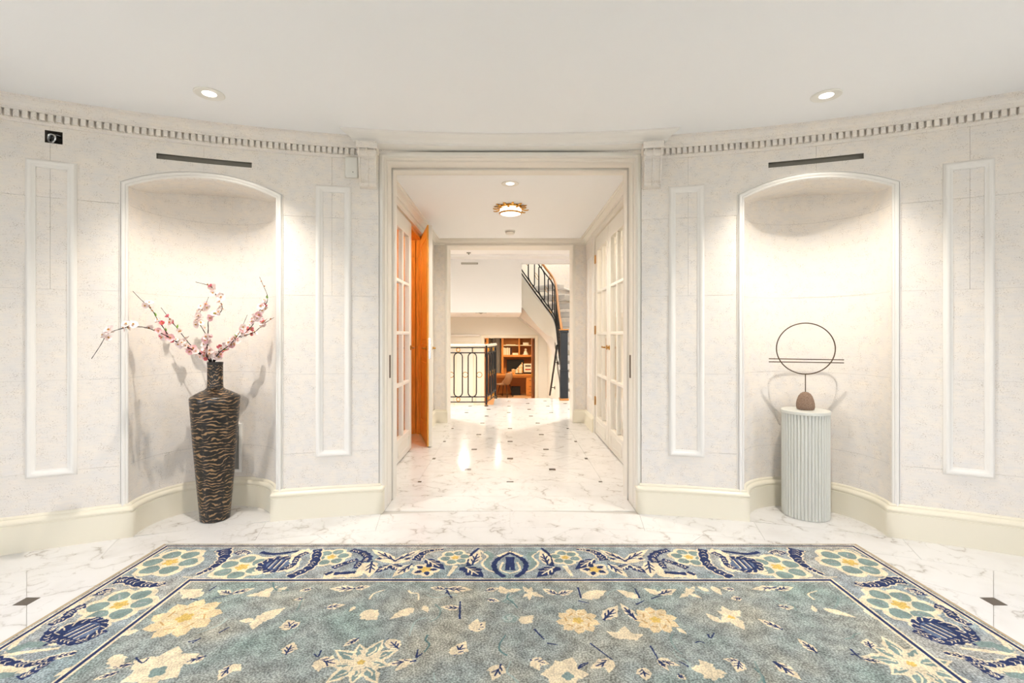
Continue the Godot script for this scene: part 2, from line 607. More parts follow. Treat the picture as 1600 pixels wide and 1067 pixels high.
func curved_wall(sgn: int) -> void:
	var left := sgn < 0
	var side := "left" if left else "right"
	var w := setting("wall_" + side, "curved pale limestone wall with the arched niche that holds the %s" % ("tall dark vase" if left else "fluted pedestal"), "wall")
	var holes := [[14.6, 22.2, -1.0, 0.0, true], [15.95, 20.88, 2.365, 2.400, false]]
	if left:
		holes.append([25.10, 25.84, 2.382, 2.455, false])
	# stone blocks in courses, with hairline joints
	var courses := [[0.0, 0.44], [0.44, 0.98], [0.98, 1.52], [1.52, 2.06], [2.06, CEIL]]
	var g := 0.0007
	var ga := rad_to_deg(g / RW)
	for i in courses.size():
		var cuts := [8.47, 14.6, 22.2, 29.2, 33.2]
		if i == 3:
			cuts = [8.47, 11.33, 14.6, 22.2, 25.62, 29.2, 33.2]
		elif i == 4:
			cuts = [8.47, 11.33, 18.5, 25.62, 33.2]
		for j in cuts.size() - 1:
			if i < 4 and cuts[j] == 14.6:
				continue
			var s := shape()
			var e0: float = 0.0 if j == 0 or cuts[j] == 22.2 else ga
			var e1: float = 0.0 if cuts[j + 1] == 14.6 else ga
			face(s, sgn, cuts[j] + e0, cuts[j + 1] - e1, courses[i][0] + (g if i > 0 else 0.0), courses[i][1] - g, RW, holes, 0.006)
			obj(w, "stone_block", s, M.limestone)
	var s := shape()
	face(s, sgn, 8.47, 33.2, 0.0, CEIL, RW + 0.006, holes)
	# the back of the wall
	var rings := []
	for k in 26:
		var a := lerpf(8.2, 33.4, k / 25.0)
		rings.append([cyl(sgn * a, -0.05, RW + 0.62), cyl(sgn * a, CEIL + 0.05, RW + 0.62)])
	skin(s, rings, false, 0)
	obj(w, "wall_core", s, M.joint)
	# niche: back stones and vault
	var tops := [0.44, 0.98, 1.52, 2.06, 9.0]
	var bottom := 0.0
	for i in tops.size():
		s = shape()
		var skin_rings := []
		for k in 49:
			var ph := PI * k / 48.0
			var t := -NICHE_HALF * cos(ph)
			var n := NICHE_DEEP * sin(ph)
			var top: float = minf(tops[i] - g, arch_h(t))
			skin_rings.append([niche_pt(sgn, t, n, bottom + (g if i > 0 else 0.0)), niche_pt(sgn, t, n, top)])
		skin(s, skin_rings, false, 0)
		obj(w, "niche_stone", s, M.limestone)
		bottom = tops[i]
	s = shape()
	var back := []
	var vault := []
	for k in 49:
		var ph := PI * k / 48.0
		var t := -NICHE_HALF * cos(ph)
		var n := NICHE_DEEP * sin(ph)
		back.append([niche_pt(sgn, t * 1.012, n * 1.012, 0.0), niche_pt(sgn, t * 1.012, n * 1.012, 2.3)])
		var row := []
		for q in 7:
			row.append(niche_pt(sgn, t, lerpf(niche_front(t), maxf(n, niche_front(t) + 0.0005), q / 6.0), arch_h(t)))
		vault.append(row)
	skin(s, back, false, 0)
	obj(w, "niche_core", s, M.joint)
	s = shape()
	skin(s, vault, false, 0)
	obj(w, "niche_vault", s, M.limestone)
	# slot above the niche
	s = shape()
	recess(s, sgn, 15.95, 20.88, 2.365, 2.400, 0.032)
	obj(w, "light_slot", s, M.slot_shade)
	# mouldings: two framed panels and the niche surround
	var place := func(p: Vector2, proud: float) -> Vector3:
		return cyl(sgn * rad_to_deg(p.x / RW), p.y, RW - proud)
	var panel_prof := [Vector2(0, 0), Vector2(0.001, 0.005), Vector2(0.005, 0.0085), Vector2(0.008, 0.013), Vector2(0.013, 0.0165), Vector2(0.020, 0.017), Vector2(0.028, 0.0145), Vector2(0.034, 0.010), Vector2(0.040, 0.006), Vector2(0.046, 0.0045), Vector2(0.047, 0.0)]
	for p in [[10.15, 12.30, 0.405, 2.282], [24.48, 26.62, 0.412, 2.278]]:
		var a := deg_to_rad(p[0]) * RW
		var b := deg_to_rad(p[1]) * RW
		s = shape()
		sweep(s, split_path([Vector2(a, p[2]), Vector2(b, p[2]), Vector2(b, p[3]), Vector2(a, p[3])], 0.08, true), true, panel_prof, 1.0, place)
		obj(w, "panel_moulding", s, M.moulding)
	var path := []
	var e0 := deg_to_rad(14.6) * RW
	var e1 := deg_to_rad(22.2) * RW
	path.append(Vector2(e0, 0.19))
	for k in 25:
		var a := lerpf(14.6, 22.2, k / 24.0)
		path.append(Vector2(deg_to_rad(a) * RW, arch_h(niche_t(a))))
	path.append(Vector2(e1, 0.19))
	s = shape()
	sweep(s, path, false, [Vector2(0.0, -0.03), Vector2(0.0, 0.004), Vector2(0.004, 0.009), Vector2(0.010, 0.011), Vector2(0.0125, 0.007), Vector2(0.016, 0.012), Vector2(0.024, 0.0165), Vector2(0.031, 0.0155), Vector2(0.034, 0.010), Vector2(0.0355, 0.002), Vector2(0.0375, 0.002), Vector2(0.039, 0.007), Vector2(0.0425, 0.007), Vector2(0.0435, 0.0)], 1.0, place)
	obj(w, "niche_surround", s, M.moulding)
	# cornice with dentils
	var c := setting("trim_%d" % (1 if left else 2), "stone cornice with a row of small dentils along the ceiling above the %s niche" % ("vase" if left else "pedestal"), "cornice")
	s = shape()
	rings = []
	var prof := [Vector2(0.0, 2.478), Vector2(0.010, 2.480), Vector2(0.014, 2.490), Vector2(0.022, 2.494), Vector2(0.022, 2.5345), Vector2(0.052, 2.5345), Vector2(0.052, 2.543), Vector2(0.056, 2.546), Vector2(0.058, 2.558), Vector2(0.066, 2.572), Vector2(0.080, 2.584), Vector2(0.094, 2.590), Vector2(0.100, 2.592), Vector2(0.100, CEIL)]
	for k in 72:
		var a := lerpf(8.6, 33.2, k / 71.0)
		var ring := []
		for p in prof:
			ring.append(cyl(sgn * a, p.y, RW - p.x))
		rings.append(ring)
	skin(s, rings, false, 1)
	obj(c, "crown", s, M.limestone)
	var dm := shape()
	box(dm, Vector3.ZERO, Vector3(0.0245, 0.0385, 0.026), 0.0012)
	var dentil := done(dm)
	for k in 62:
		var a := 10.03 + 0.343 * k
		var o := put(c, "dentil", dentil, M.limestone)
		o.position = cyl(sgn * a, 2.515, RW - 0.035)
		o.rotation.y = -deg_to_rad(sgn * a)
	# baseboard: round the doorway's corner, along the wall, through the niche and on
	var b := setting("baseboard_" + side, "cream baseboard with a moulded top bending through the %s niche" % ("vase" if left else "pedestal"), "baseboard")
	var plan := []
	plan.append(Vector2(sgn * 0.926, 3.47))
	plan.append(plan_at(sgn, 8.48))
	for k in range(1, 18):
		plan.append(plan_at(sgn, lerpf(8.48, 14.6, k / 17.0)))
	for k in range(1, 40):
		var ph := PI * k / 40.0
		var v := niche_pt(sgn, -NICHE_HALF * cos(ph), NICHE_DEEP * sin(ph), 0)
		plan.append(Vector2(v.x, -v.z))
	for k in 16:
		plan.append(plan_at(sgn, lerpf(22.2, 32.8, k / 15.0)))
	var ground := func(p: Vector2, h: float) -> Vector3:
		return pt(p.x, h, p.y)
	s = shape()
	var base := [Vector2(-0.004, 0.205), Vector2(0.008, 0.205), Vector2(0.013, 0.202), Vector2(0.016, 0.196), Vector2(0.016, 0.190), Vector2(0.022, 0.187), Vector2(0.030, 0.180), Vector2(0.034, 0.172), Vector2(0.034, 0.164), Vector2(0.029, 0.160), Vector2(0.029, 0.154), Vector2(0.033, 0.152), Vector2(0.033, 0.0)]
	sweep(s, plan, false, base, -1.0 * sgn, ground)
	obj(b, "board", s, M.cream_paint)

func plan_at(sgn: int, a: float) -> Vector2:
	var v := cyl(sgn * a, 0, RW)
	return Vector2(v.x, -v.z)

# an open-fronted box let into the curved wall
func recess(s: SurfaceTool, sgn: int, a0: float, a1: float, h0: float, h1: float, deep: float) -> void:
	var n := maxi(1, int(ceil((a1 - a0) / 0.7)))
	for k in n:
		var p := sgn * lerpf(a0, a1, float(k) / n)
		var q := sgn * lerpf(a0, a1, float(k + 1) / n)
		quad(s, cyl(p, h0, RW + deep), cyl(q, h0, RW + deep), cyl(q, h1, RW + deep), cyl(p, h1, RW + deep))
		quad(s, cyl(p, h0, RW + 0.001), cyl(q, h0, RW + 0.001), cyl(q, h0, RW + deep), cyl(p, h0, RW + deep))
		quad(s, cyl(p, h1, RW + 0.001), cyl(q, h1, RW + 0.001), cyl(q, h1, RW + deep), cyl(p, h1, RW + deep))
	for a in [a0, a1]:
		quad(s, cyl(sgn * a, h0, RW + 0.001), cyl(sgn * a, h1, RW + 0.001), cyl(sgn * a, h1, RW + deep), cyl(sgn * a, h0, RW + deep))

# ------------------------------------------------------------------ the doorway
func doorway() -> void:
	var w := setting("wall_doorway", "thick wall pierced by the cased doorway between foyer and corridor", "wall")
	var s := shape()
	for sgn in [-1, 1]:
		slab(s, sgn * 0.925, sgn * 1.45, 0, 2.70, 3.50, 3.78)
	slab(s, -1.45, 1.45, 2.534, 2.70, 3.50, 3.78)
	obj(w, "masonry", s, M.plaster)
	# stone over the casing
	s = shape()
	var rings := []
	for k in 21:
		var a := lerpf(-8.5, 8.5, k / 20.0)
		rings.append([cyl(a, 2.525, RW + 0.1), cyl(a, 2.525, RW), cyl(a, CEIL, RW)])
	skin(s, rings, false, 1)
	obj(w, "frieze", s, M.limestone)
	# casing: front band, deep reveal, dark pocket slot, inner jamb
	var t := setting("trim_3", "cream painted door casing with a deep moulded reveal around the corridor doorway", "door casing")
	var place := func(p: Vector2, d: float) -> Vector3:
		return pt(p.x, p.y, d)
	var path := [Vector2(-0.893, 0), Vector2(-0.893, 2.505), Vector2(0.893, 2.505), Vector2(0.893, 0)]
	s = shape()
	sweep(s, path, false, [Vector2(0.038, 3.56), Vector2(0.036, 3.416), Vector2(0.030, 3.410), Vector2(0.010, 3.410), Vector2(0.006, 3.414), Vector2(0.003, 3.424), Vector2(0.004, 3.432), Vector2(0.0, 3.436), Vector2(0.0, 3.50), Vector2(-0.004, 3.504), Vector2(-0.004, 3.51), Vector2(0.0, 3.514), Vector2(0.0, 3.635), Vector2(0.03, 3.635)], 1.0, place)
	obj(t, "casing", s, M.casing_paint)
	s = shape()
	sweep(s, path, false, [Vector2(0.03, 3.63), Vector2(0.045, 3.63), Vector2(0.045, 3.68), Vector2(0.03, 3.68)], 1.0, place)
	obj(t, "pocket_slot", s, M.slot_shade)
	s = shape()
	sweep(s, path, false, [Vector2(0.05, 3.668), Vector2(-0.004, 3.668), Vector2(-0.007, 3.672), Vector2(-0.007, 3.782), Vector2(0.05, 3.782)], 1.0, place)
	obj(t, "inner_jamb", s, M.casing_paint)
	# small finger pull plates in the slot edges
	for sgn in [-1, 1]:
		s = shape()
		slab(s, sgn * 0.8885, sgn * 0.895, 0.93, 1.10, 3.575, 3.60, 0.001)
		obj(t, "strike_plate", s, M.bronze)
	# projecting cornice over the doorway
	var e := setting("trim_4", "projecting stone cornice over the doorway carried by two scroll brackets", "cornice")
	s = shape()
	rings = []
	var prof := [Vector2(0.0, 2.553), Vector2(0.118, 2.553), Vector2(0.118, 2.560), Vector2(0.126, 2.562), Vector2(0.128, 2.568), Vector2(0.140, 2.574), Vector2(0.162, 2.580), Vector2(0.186, 2.583), Vector2(0.206, 2.588), Vector2(0.214, 2.592), Vector2(0.222, 2.594), Vector2(0.222, CEIL)]
	for k in 25:
		var a := lerpf(-9.9, 9.9, k / 24.0)
		var ring := []
		for p in prof:
			# the returns at both ends slope as the profile does
			ring.append(cyl(a * (1.0 + (p.x - 0.118) * 0.62), p.y, RW - p.x))
		rings.append(ring)
	skin(s, rings, false, 1)
	for r in [rings[0], rings[24]]:
		for k in range(1, r.size() - 1):
			tri(s, r[0], r[k], r[k + 1])
	obj(e, "crown", s, M.moulding)  # same stone as the wall cornice, painted paler for its stronger front light
	for sgn in [-1, 1]:
		bracket(sgn)

func bracket(sgn: int) -> void:
	var at := cyl(sgn * 9.07, 0, RW)
	var b := setting("trim_%d" % (5 if sgn < 0 else 6), "carved limestone scroll bracket under the doorway cornice on the %s side" % ("vase" if sgn < 0 else "pedestal"), "bracket")
	b.position = at
	b.rotation.y = -deg_to_rad(sgn * 9.07)
	# in its own axes: x across, y up, +z towards the room
	var s := shape()
	box(s, Vector3(0, 2.532, 0.070), Vector3(0.138, 0.046, 0.150), 0.003)
	obj(b, "abacus", s, M.limestone)
	var side := []
	for p in [[0.0, 2.51], [0.098, 2.51], [0.104, 2.500], [0.106, 2.488], [0.104, 2.474], [0.097, 2.463], [0.084, 2.458], [0.078, 2.452], [0.080, 2.43], [0.074, 2.40], [0.064, 2.365], [0.056, 2.335], [0.052, 2.31], [0.053, 2.293], [0.049, 2.281], [0.040, 2.274], [0.0, 2.272]]:
		side.append(Vector2(p[0], p[1]))
	var add := func(x0: float, x1: float, out: float, called: String) -> void:
		var q := shape()
		var ra := []
		var rb := []
		for p in side:
			var z: float = p.x * 1.25 + (out if p.x > 0.0 else 0.0)
			ra.append(Vector3(x0, p.y, z))
			rb.append(Vector3(x1, p.y, z))
		skin(q, [ra, rb], false, -1)
		for r in [ra, rb]:
			for k in range(1, r.size() - 1):
				tri(q, r[0], r[k], r[k + 1])
		obj(b, called, q, M.limestone)
	add.call(-0.053, 0.053, 0.0, "scroll")
	for x in [-0.056, -0.004, 0.048]:
		add.call(x, x + 0.009 if absf(x + 0.004) > 0.001 else x + 0.010, 0.014, "rib")
	for x in [-0.060, 0.060]:
		s = shape()
		var ring := []
		for k in 14:
			ring.append(Vector3(x * 0.93, 2.489 + 0.017 * sin(TAU * k / 14), 0.115 + 0.017 * cos(TAU * k / 14)))
		var ring2 := ring.map(func(v): return Vector3(x * 1.06, v.y, v.z))
		skin(s, [ring, ring2], true, 0)
		fan(s, ring2, Vector3(x * 1.06, 2.489, 0.115))
		obj(b, "scroll_eye", s, M.limestone)

# ------------------------------------------------------------------ floors
func floors() -> void:
	var f := setting("floor", "polished white veined marble floor with small dark square insets", "floor")
	var s := shape()
	slab(s, -4.2, 4.2, -0.2, -0.004, -2.6, 4.3)
	slab(s, -2.8, 2.8, -0.2, -0.004, 4.3, 7.2)
	slab(s, -2.8, -0.30, -0.2, -0.004, 7.2, 8.62)
	slab(s, -0.30, 2.4, -0.2, -0.004, 7.2, 9.53)
	obj(f, "mortar_bed", s, M.grout)
	# foyer: tiles laid diagonally inside a curved border
	var region := PackedVector2Array()
	for k in 45:
		var v := cyl(lerpf(-33.5, 33.5, k / 44.0), 0, 5.955)
		region.append(Vector2(v.x, -v.z))
	region.append(Vector2(3.42, -2.2))
	region.append(Vector2(-3.42, -2.2))
	field(f, region, 0.907, Vector2(0, 2.72), 0.034, Rect2(-4, -2.4, 8, 6))
	# curved border
	var cuts := [-33.0, -29.5, -22.6, -15.1, -8.3, 0.0, 8.3, 15.1, 22.6, 29.5, 33.0]
	for i in cuts.size() - 1:
		var p := PackedVector2Array()
		var k := 8
		for j in k + 1:
			var v := cyl(lerpf(cuts[i], cuts[i + 1], float(j) / k), 0, 6.252 if absf(cuts[i] + cuts[i + 1]) > 17.0 else 6.236)
			p.append(Vector2(v.x, -v.z))
		for j in k + 1:
			var v := cyl(lerpf(cuts[i + 1], cuts[i], float(j) / k), 0, 5.955)
			p.append(Vector2(v.x, -v.z))
		tile(f, p)
	for sgn in [-1, 1]:
		var p := PackedVector2Array()
		for k in 25:
			var ph := PI * k / 24.0
			var v := niche_pt(sgn, -0.40 * cos(ph), 0.405 * sin(ph), 0)
			p.append(Vector2(v.x, -v.z))
		for k in 7:
			var v := niche_pt(sgn, lerpf(0.40, -0.40, k / 6.0), -0.0135, 0)
			p.append(Vector2(v.x, -v.z))
		tile(f, p)
	# doorway and corridor
	tile(f, rect(-0.89, 0.89, 3.43, 3.745))
	tile(f, rect(-1.10, 1.10, 3.745, 4.096))
	field(f, rect(-0.784, 0.784, 4.096, 6.90), 0.784, Vector2(0, 4.096), 0.030, Rect2(-2, 3, 4, 5))
	for sgn in [-1, 1]:
		var ds := [4.096, 5.29, 6.08, 6.90]
		for i in 3:
			tile(f, rect(minf(sgn * 0.784, sgn * 1.13), maxf(sgn * 0.784, sgn * 1.13), ds[i], ds[i + 1]))
	tile(f, rect(-1.10, 1.10, 6.90, 7.20))
	var hall := PackedVector2Array([Vector2(-2.8, 7.2), Vector2(2.4, 7.2), Vector2(2.4, 9.53), Vector2(-0.30, 9.53), Vector2(-0.30, 8.62), Vector2(-2.8, 8.62)])
	field(f, hall, 0.68, Vector2(-0.02, 7.77), 0.030, Rect2(-3, 7, 6, 3))

func rect(x0: float, x1: float, d0: float, d1: float) -> PackedVector2Array:
	return PackedVector2Array([Vector2(x0, d0), Vector2(x1, d0), Vector2(x1, d1), Vector2(x0, d1)])

func tile(f: Node, poly: PackedVector2Array, gap := 0.0008) -> void:
	for p in Geometry2D.offset_polygon(poly, -gap):
		if p.size() < 3:
			continue
		var s := shape()
		plate(s, p, 0.0, 0.012, Vector2(rng.randf() * 7.0, rng.randf() * 7.0), [0.0, 0.5, PI / 2, 2.4, 0.9][rng.randi() % 5])
		obj(f, "marble_tile", s, M.marble)

# square tiles on their corners, pitch D, dots of half width e on the corners, cut to a region
func field(f: Node, region: PackedVector2Array, D: float, o: Vector2, e: float, r: Rect2) -> void:
	var n := int(ceil(maxf(r.size.x, r.size.y) * 1.5 / D)) + 2
	for i in range(-n, n + 1):
		for j in range(-n, n + 1):
			var dot := o + Vector2(i + j, i - j) * D / 2
			if not r.grow(D).has_point(dot):
				continue
			var c := dot + Vector2(D / 2, 0)
			var h := D / 2
			var oct := PackedVector2Array([c + Vector2(h - e, -e), c + Vector2(h - e, e), c + Vector2(e, h - e), c + Vector2(-e, h - e), c + Vector2(-h + e, e), c + Vector2(-h + e, -e), c + Vector2(-e, -h + e), c + Vector2(e, -h + e)])
			for p in Geometry2D.intersect_polygons(oct, region):
				if area(p) > 0.002:
					tile(f, p)
			var sq := PackedVector2Array([dot + Vector2(-e, -e), dot + Vector2(e, -e), dot + Vector2(e, e), dot + Vector2(-e, e)])
			for p in Geometry2D.intersect_polygons(sq, region):
				if area(p) > 0.0008:
					for q in Geometry2D.offset_polygon(p, -0.0008):
						var s := shape()
						plate(s, q, 0.0, 0.012)
						obj(f, "dark_inset", s, M.inset_stone)

func area(p: PackedVector2Array) -> float:
	var a := 0.0
	for i in p.size():
		a += p[i].cross(p[(i + 1) % p.size()])
	return absf(a) / 2

# ------------------------------------------------------------------ the corridor
func corridor() -> void:
	for sgn in [-1, 1]:
		var left: bool = sgn < 0
		var side := "left" if left else "right"
		var w := setting("wall_%s_corridor" % side, "corridor wall of cream plaster and limestone around the %s" % ("pine lined doorway" if left else "closed white French doors"), "wall")
		var s := shape()
		slab(s, sgn * 1.08, sgn * 1.26, 0, 2.70, 3.70, 4.47)
		slab(s, sgn * 1.08, sgn * 1.26, 2.495, 2.70, 4.47, 6.13)
		obj(w, "plaster_field", s, M.casing_paint)
		s = shape()
		slab(s, sgn * 1.08, sgn * 1.26, 0, 2.70, 6.13, 7.20)
		obj(w, "stone_pier", s, M.limestone)
		var wall_place := func(p: Vector2, proud: float) -> Vector3:
			return pt(sgn * (1.08 - proud), p.y, p.x)
		s = shape()
		sweep(s, [Vector2(6.27, 0.40), Vector2(6.66, 0.40), Vector2(6.66, 2.28), Vector2(6.27, 2.28)], true, [Vector2(0, 0), Vector2(0.004, 0.010), Vector2(0.014, 0.014), Vector2(0.028, 0.010), Vector2(0.04, 0.0)], 1.0, wall_place)
		obj(w, "panel_moulding", s, M.moulding)
		# casing round the pair of doors
		var t := setting("trim_%d" % (7 if left else 8), "thin cream casing around the %s in the corridor" % ("pine lined doorway" if left else "closed French doors"), "door casing")
		s = shape()
		sweep(s, [Vector2(4.47, 0), Vector2(4.47, 2.488), Vector2(6.13, 2.488), Vector2(6.13, 0)], false, [Vector2(-0.002, -0.16), Vector2(-0.004, 0.006), Vector2(0.0, 0.010), Vector2(0.010, 0.010), Vector2(0.014, 0.016), Vector2(0.030, 0.018), Vector2(0.036, 0.012), Vector2(0.042, 0.0)], 1.0, wall_place)
		obj(t, "casing", s, M.casing_paint)
		# base of the stone pier, turning the corner to the far opening
		var b := setting("baseboard_%s_corridor" % side, "short cream baseboard at the far end of the corridor beside the %s" % ("open pine door" if left else "French doors"), "baseboard")
		s = shape()
		var ground := func(p: Vector2, h: float) -> Vector3:
			return pt(p.x, h, p.y)
		sweep(s, [Vector2(sgn * 1.08, 6.175), Vector2(sgn * 1.08, 6.875), Vector2(sgn * 0.925, 6.875), Vector2(sgn * 0.925, 7.19)], false, [Vector2(0, 0.19), Vector2(0.014, 0.19), Vector2(0.020, 0.180), Vector2(0.030, 0.168), Vector2(0.034, 0.156), Vector2(0.034, 0.0), Vector2(0, 0)], -1.0 * -sgn, ground)
		obj(b, "board", s, M.cream_paint)
	# cornice round the corridor's ceiling
	var c := setting("trim_9", "stepped plaster cornice around the corridor ceiling", "cornice")
	var s := shape()
	var place := func(p: Vector2, h: float) -> Vector3:
		return pt(p.x, h, p.y)
	sweep(s, [Vector2(1.08, 3.78), Vector2(1.08, 6.875), Vector2(-1.08, 6.875), Vector2(-1.08, 3.78)], false, [Vector2(0, 2.525), Vector2(0.010, 2.527), Vector2(0.012, 2.540), Vector2(0.026, 2.543), Vector2(0.028, 2.556), Vector2(0.042, 2.566), Vector2(0.060, 2.574), Vector2(0.072, 2.578), Vector2(0.074, 2.590), Vector2(0.090, 2.593), Vector2(0.092, CEIL)], 1.0, place)
	obj(c, "crown", s, M.casing_paint)
	# end wall with its cased opening
	var w := setting("wall_corridor_end", "limestone end wall of the corridor with a wide cased opening to the stair hall", "wall")
	s = shape()
	slab(s, -1.30, -0.925, 0, 2.70, 6.875, 7.20)
	slab(s, 0.925, 1.30, 0, 2.70, 6.875, 7.20)
	slab(s, -0.925, 0.925, 2.53, 2.70, 6.875, 7.20)
	obj(w, "stone_field", s, M.limestone)
	var t := setting("trim_10", "cream casing of the wide opening from the corridor to the stair hall", "door casing")
	var at := func(p: Vector2, d: float) -> Vector3:
		return pt(p.x, p.y, d)
	s = shape()
	sweep(s, [Vector2(-0.888, 0), Vector2(-0.888, 2.512), Vector2(0.888, 2.512), Vector2(0.888, 0)], false, [Vector2(0.042, 7.21), Vector2(0.0, 7.21), Vector2(-0.002, 7.10), Vector2(0.0, 6.868), Vector2(0.006, 6.856), Vector2(0.016, 6.854), Vector2(0.020, 6.862), Vector2(0.034, 6.862), Vector2(0.042, 6.88)], 1.0, at)
	obj(t, "casing", s, M.casing_paint)
	# doors
	leaf("door_1", "closed white French door leaf with glass panes beside the pine room", Vector3(-1.105, 0, -4.50), Vector3(0, 0, -1), false, 1)
	leaf("door_2", "door leaf standing ajar, pine inside and white outside, with a brass lever", pt(-1.105, 0, 6.10), (pt(-0.885, 0, 5.34) - pt(-1.105, 0, 6.10)).normalized(), true, -1)
	leaf("door_3", "closed white French door leaf with brass hinges next to the limestone pier", Vector3(1.105, 0, -6.10), Vector3(0, 0, 1), false, 1)
	leaf("door_4", "closed white French door leaf with glass panes next to the foyer jamb", Vector3(1.105, 0, -5.30), Vector3(0, 0, 1), false, 0)
	# rooms behind the doors
	room("left", -1, "pine", "pine")
	room("right", 1, "warm_plaster", "study_floor")

func room(side: String, sgn: int, m: String, fm: String) -> void:
	var w := setting("wall_%s_room" % side, "%s behind the %s of the corridor" % (["honey coloured pine panelling of the small room", "pine lined doorway"] if sgn < 0 else ["plain cream walls of the small room", "closed French doors"]), "wall")
	var a := 1.26
	var b := 2.75
	var s := shape()
	slab(s, sgn * b, sgn * (b + 0.1), -0.02, 2.65, 4.15, 6.5)
	slab(s, sgn * a, sgn * (b + 0.1), -0.02, 2.65, 4.15, 4.25)
	slab(s, sgn * a, sgn * (b + 0.1), -0.02, 2.65, 6.40, 6.50)
	slab(s, sgn * a, sgn * b, 2.55, 2.65, 4.15, 6.50)
	obj(w, "lining", s, M[m])
	s = shape()
	slab(s, sgn * 1.13, sgn * b, -0.02, 0.0, 4.25, 6.40)
	obj(w, "room_floor", s, M.marble if sgn < 0 else M[fm])
	if sgn < 0:
		# planks of the far wall and of the jamb, each proud of a groove
		for k in 12:
			s = shape()
			var x := -1.26 - 0.124 * k
			slab(s, x - 0.060, x + 0.060, 0.10, 2.48, 6.382, 6.402, 0.004)
			obj(w, "plank", s, M.pine)
		s = shape()
		slab(s, -1.262, -2.74, 0.0, 0.11, 6.365, 6.402, 0.006)
		slab(s, -1.262, -2.74, 2.42, 2.54, 6.365, 6.402, 0.006)
		obj(w, "rail", s, M.pine)
		for k in 2:
			s = shape()
			slab(s, -1.115 - 0.075 * k, -1.185 - 0.075 * k, 0.0, 2.485, 6.085, 6.128, 0.005)
			obj(w, "jamb_board", s, M.pine)
		s = shape()
		slab(s, -1.112, -1.262, 2.44, 2.486, 5.30, 6.10, 0.005)
		obj(w, "head_board", s, M.pine)
		for k in 16:
			s = shape()
			var d := 4.32 + 0.13 * k
			slab(s, -2.735, -2.752, 0.10, 2.48, d - 0.062, d + 0.062, 0.004)
			obj(w, "plank", s, M.pine)
	var lamp := thing("ceiling_lamp", "small warm ceiling lamp of the %s room" % ("pine lined" if sgn < 0 else "cream"), "lamp", pt(sgn * 2.0, 2.55, 5.4))
	s = shape()
	lathe(s, [Vector2(0.0, 0.0), Vector2(0.11, 0.0), Vector2(0.11, -0.02), Vector2(0.10, -0.03)], 24)
	obj(lamp, "lamp_base", s, M.brass)
	s = shape()
	lathe(s, [Vector2(0.10, -0.03), Vector2(0.085, -0.07), Vector2(0.05, -0.09), Vector2(0.0, -0.095)], 24)
	obj(lamp, "lamp_glass", s, M.drum_glow)
	var l := OmniLight3D.new()
	l.name = "lamp_light"
	l.light_energy = 0.75 if sgn < 0 else 0.9
	l.light_color = Color(1.0, 0.86, 0.66) if sgn < 0 else Color(1.0, 0.92, 0.80)
	l.light_size = 0.08
	l.omni_range = 12.0
	l.omni_attenuation = 2.0
	l.shadow_enabled = true
	lamp.add_child(l)
	l.position = Vector3(0, -0.14, 0)

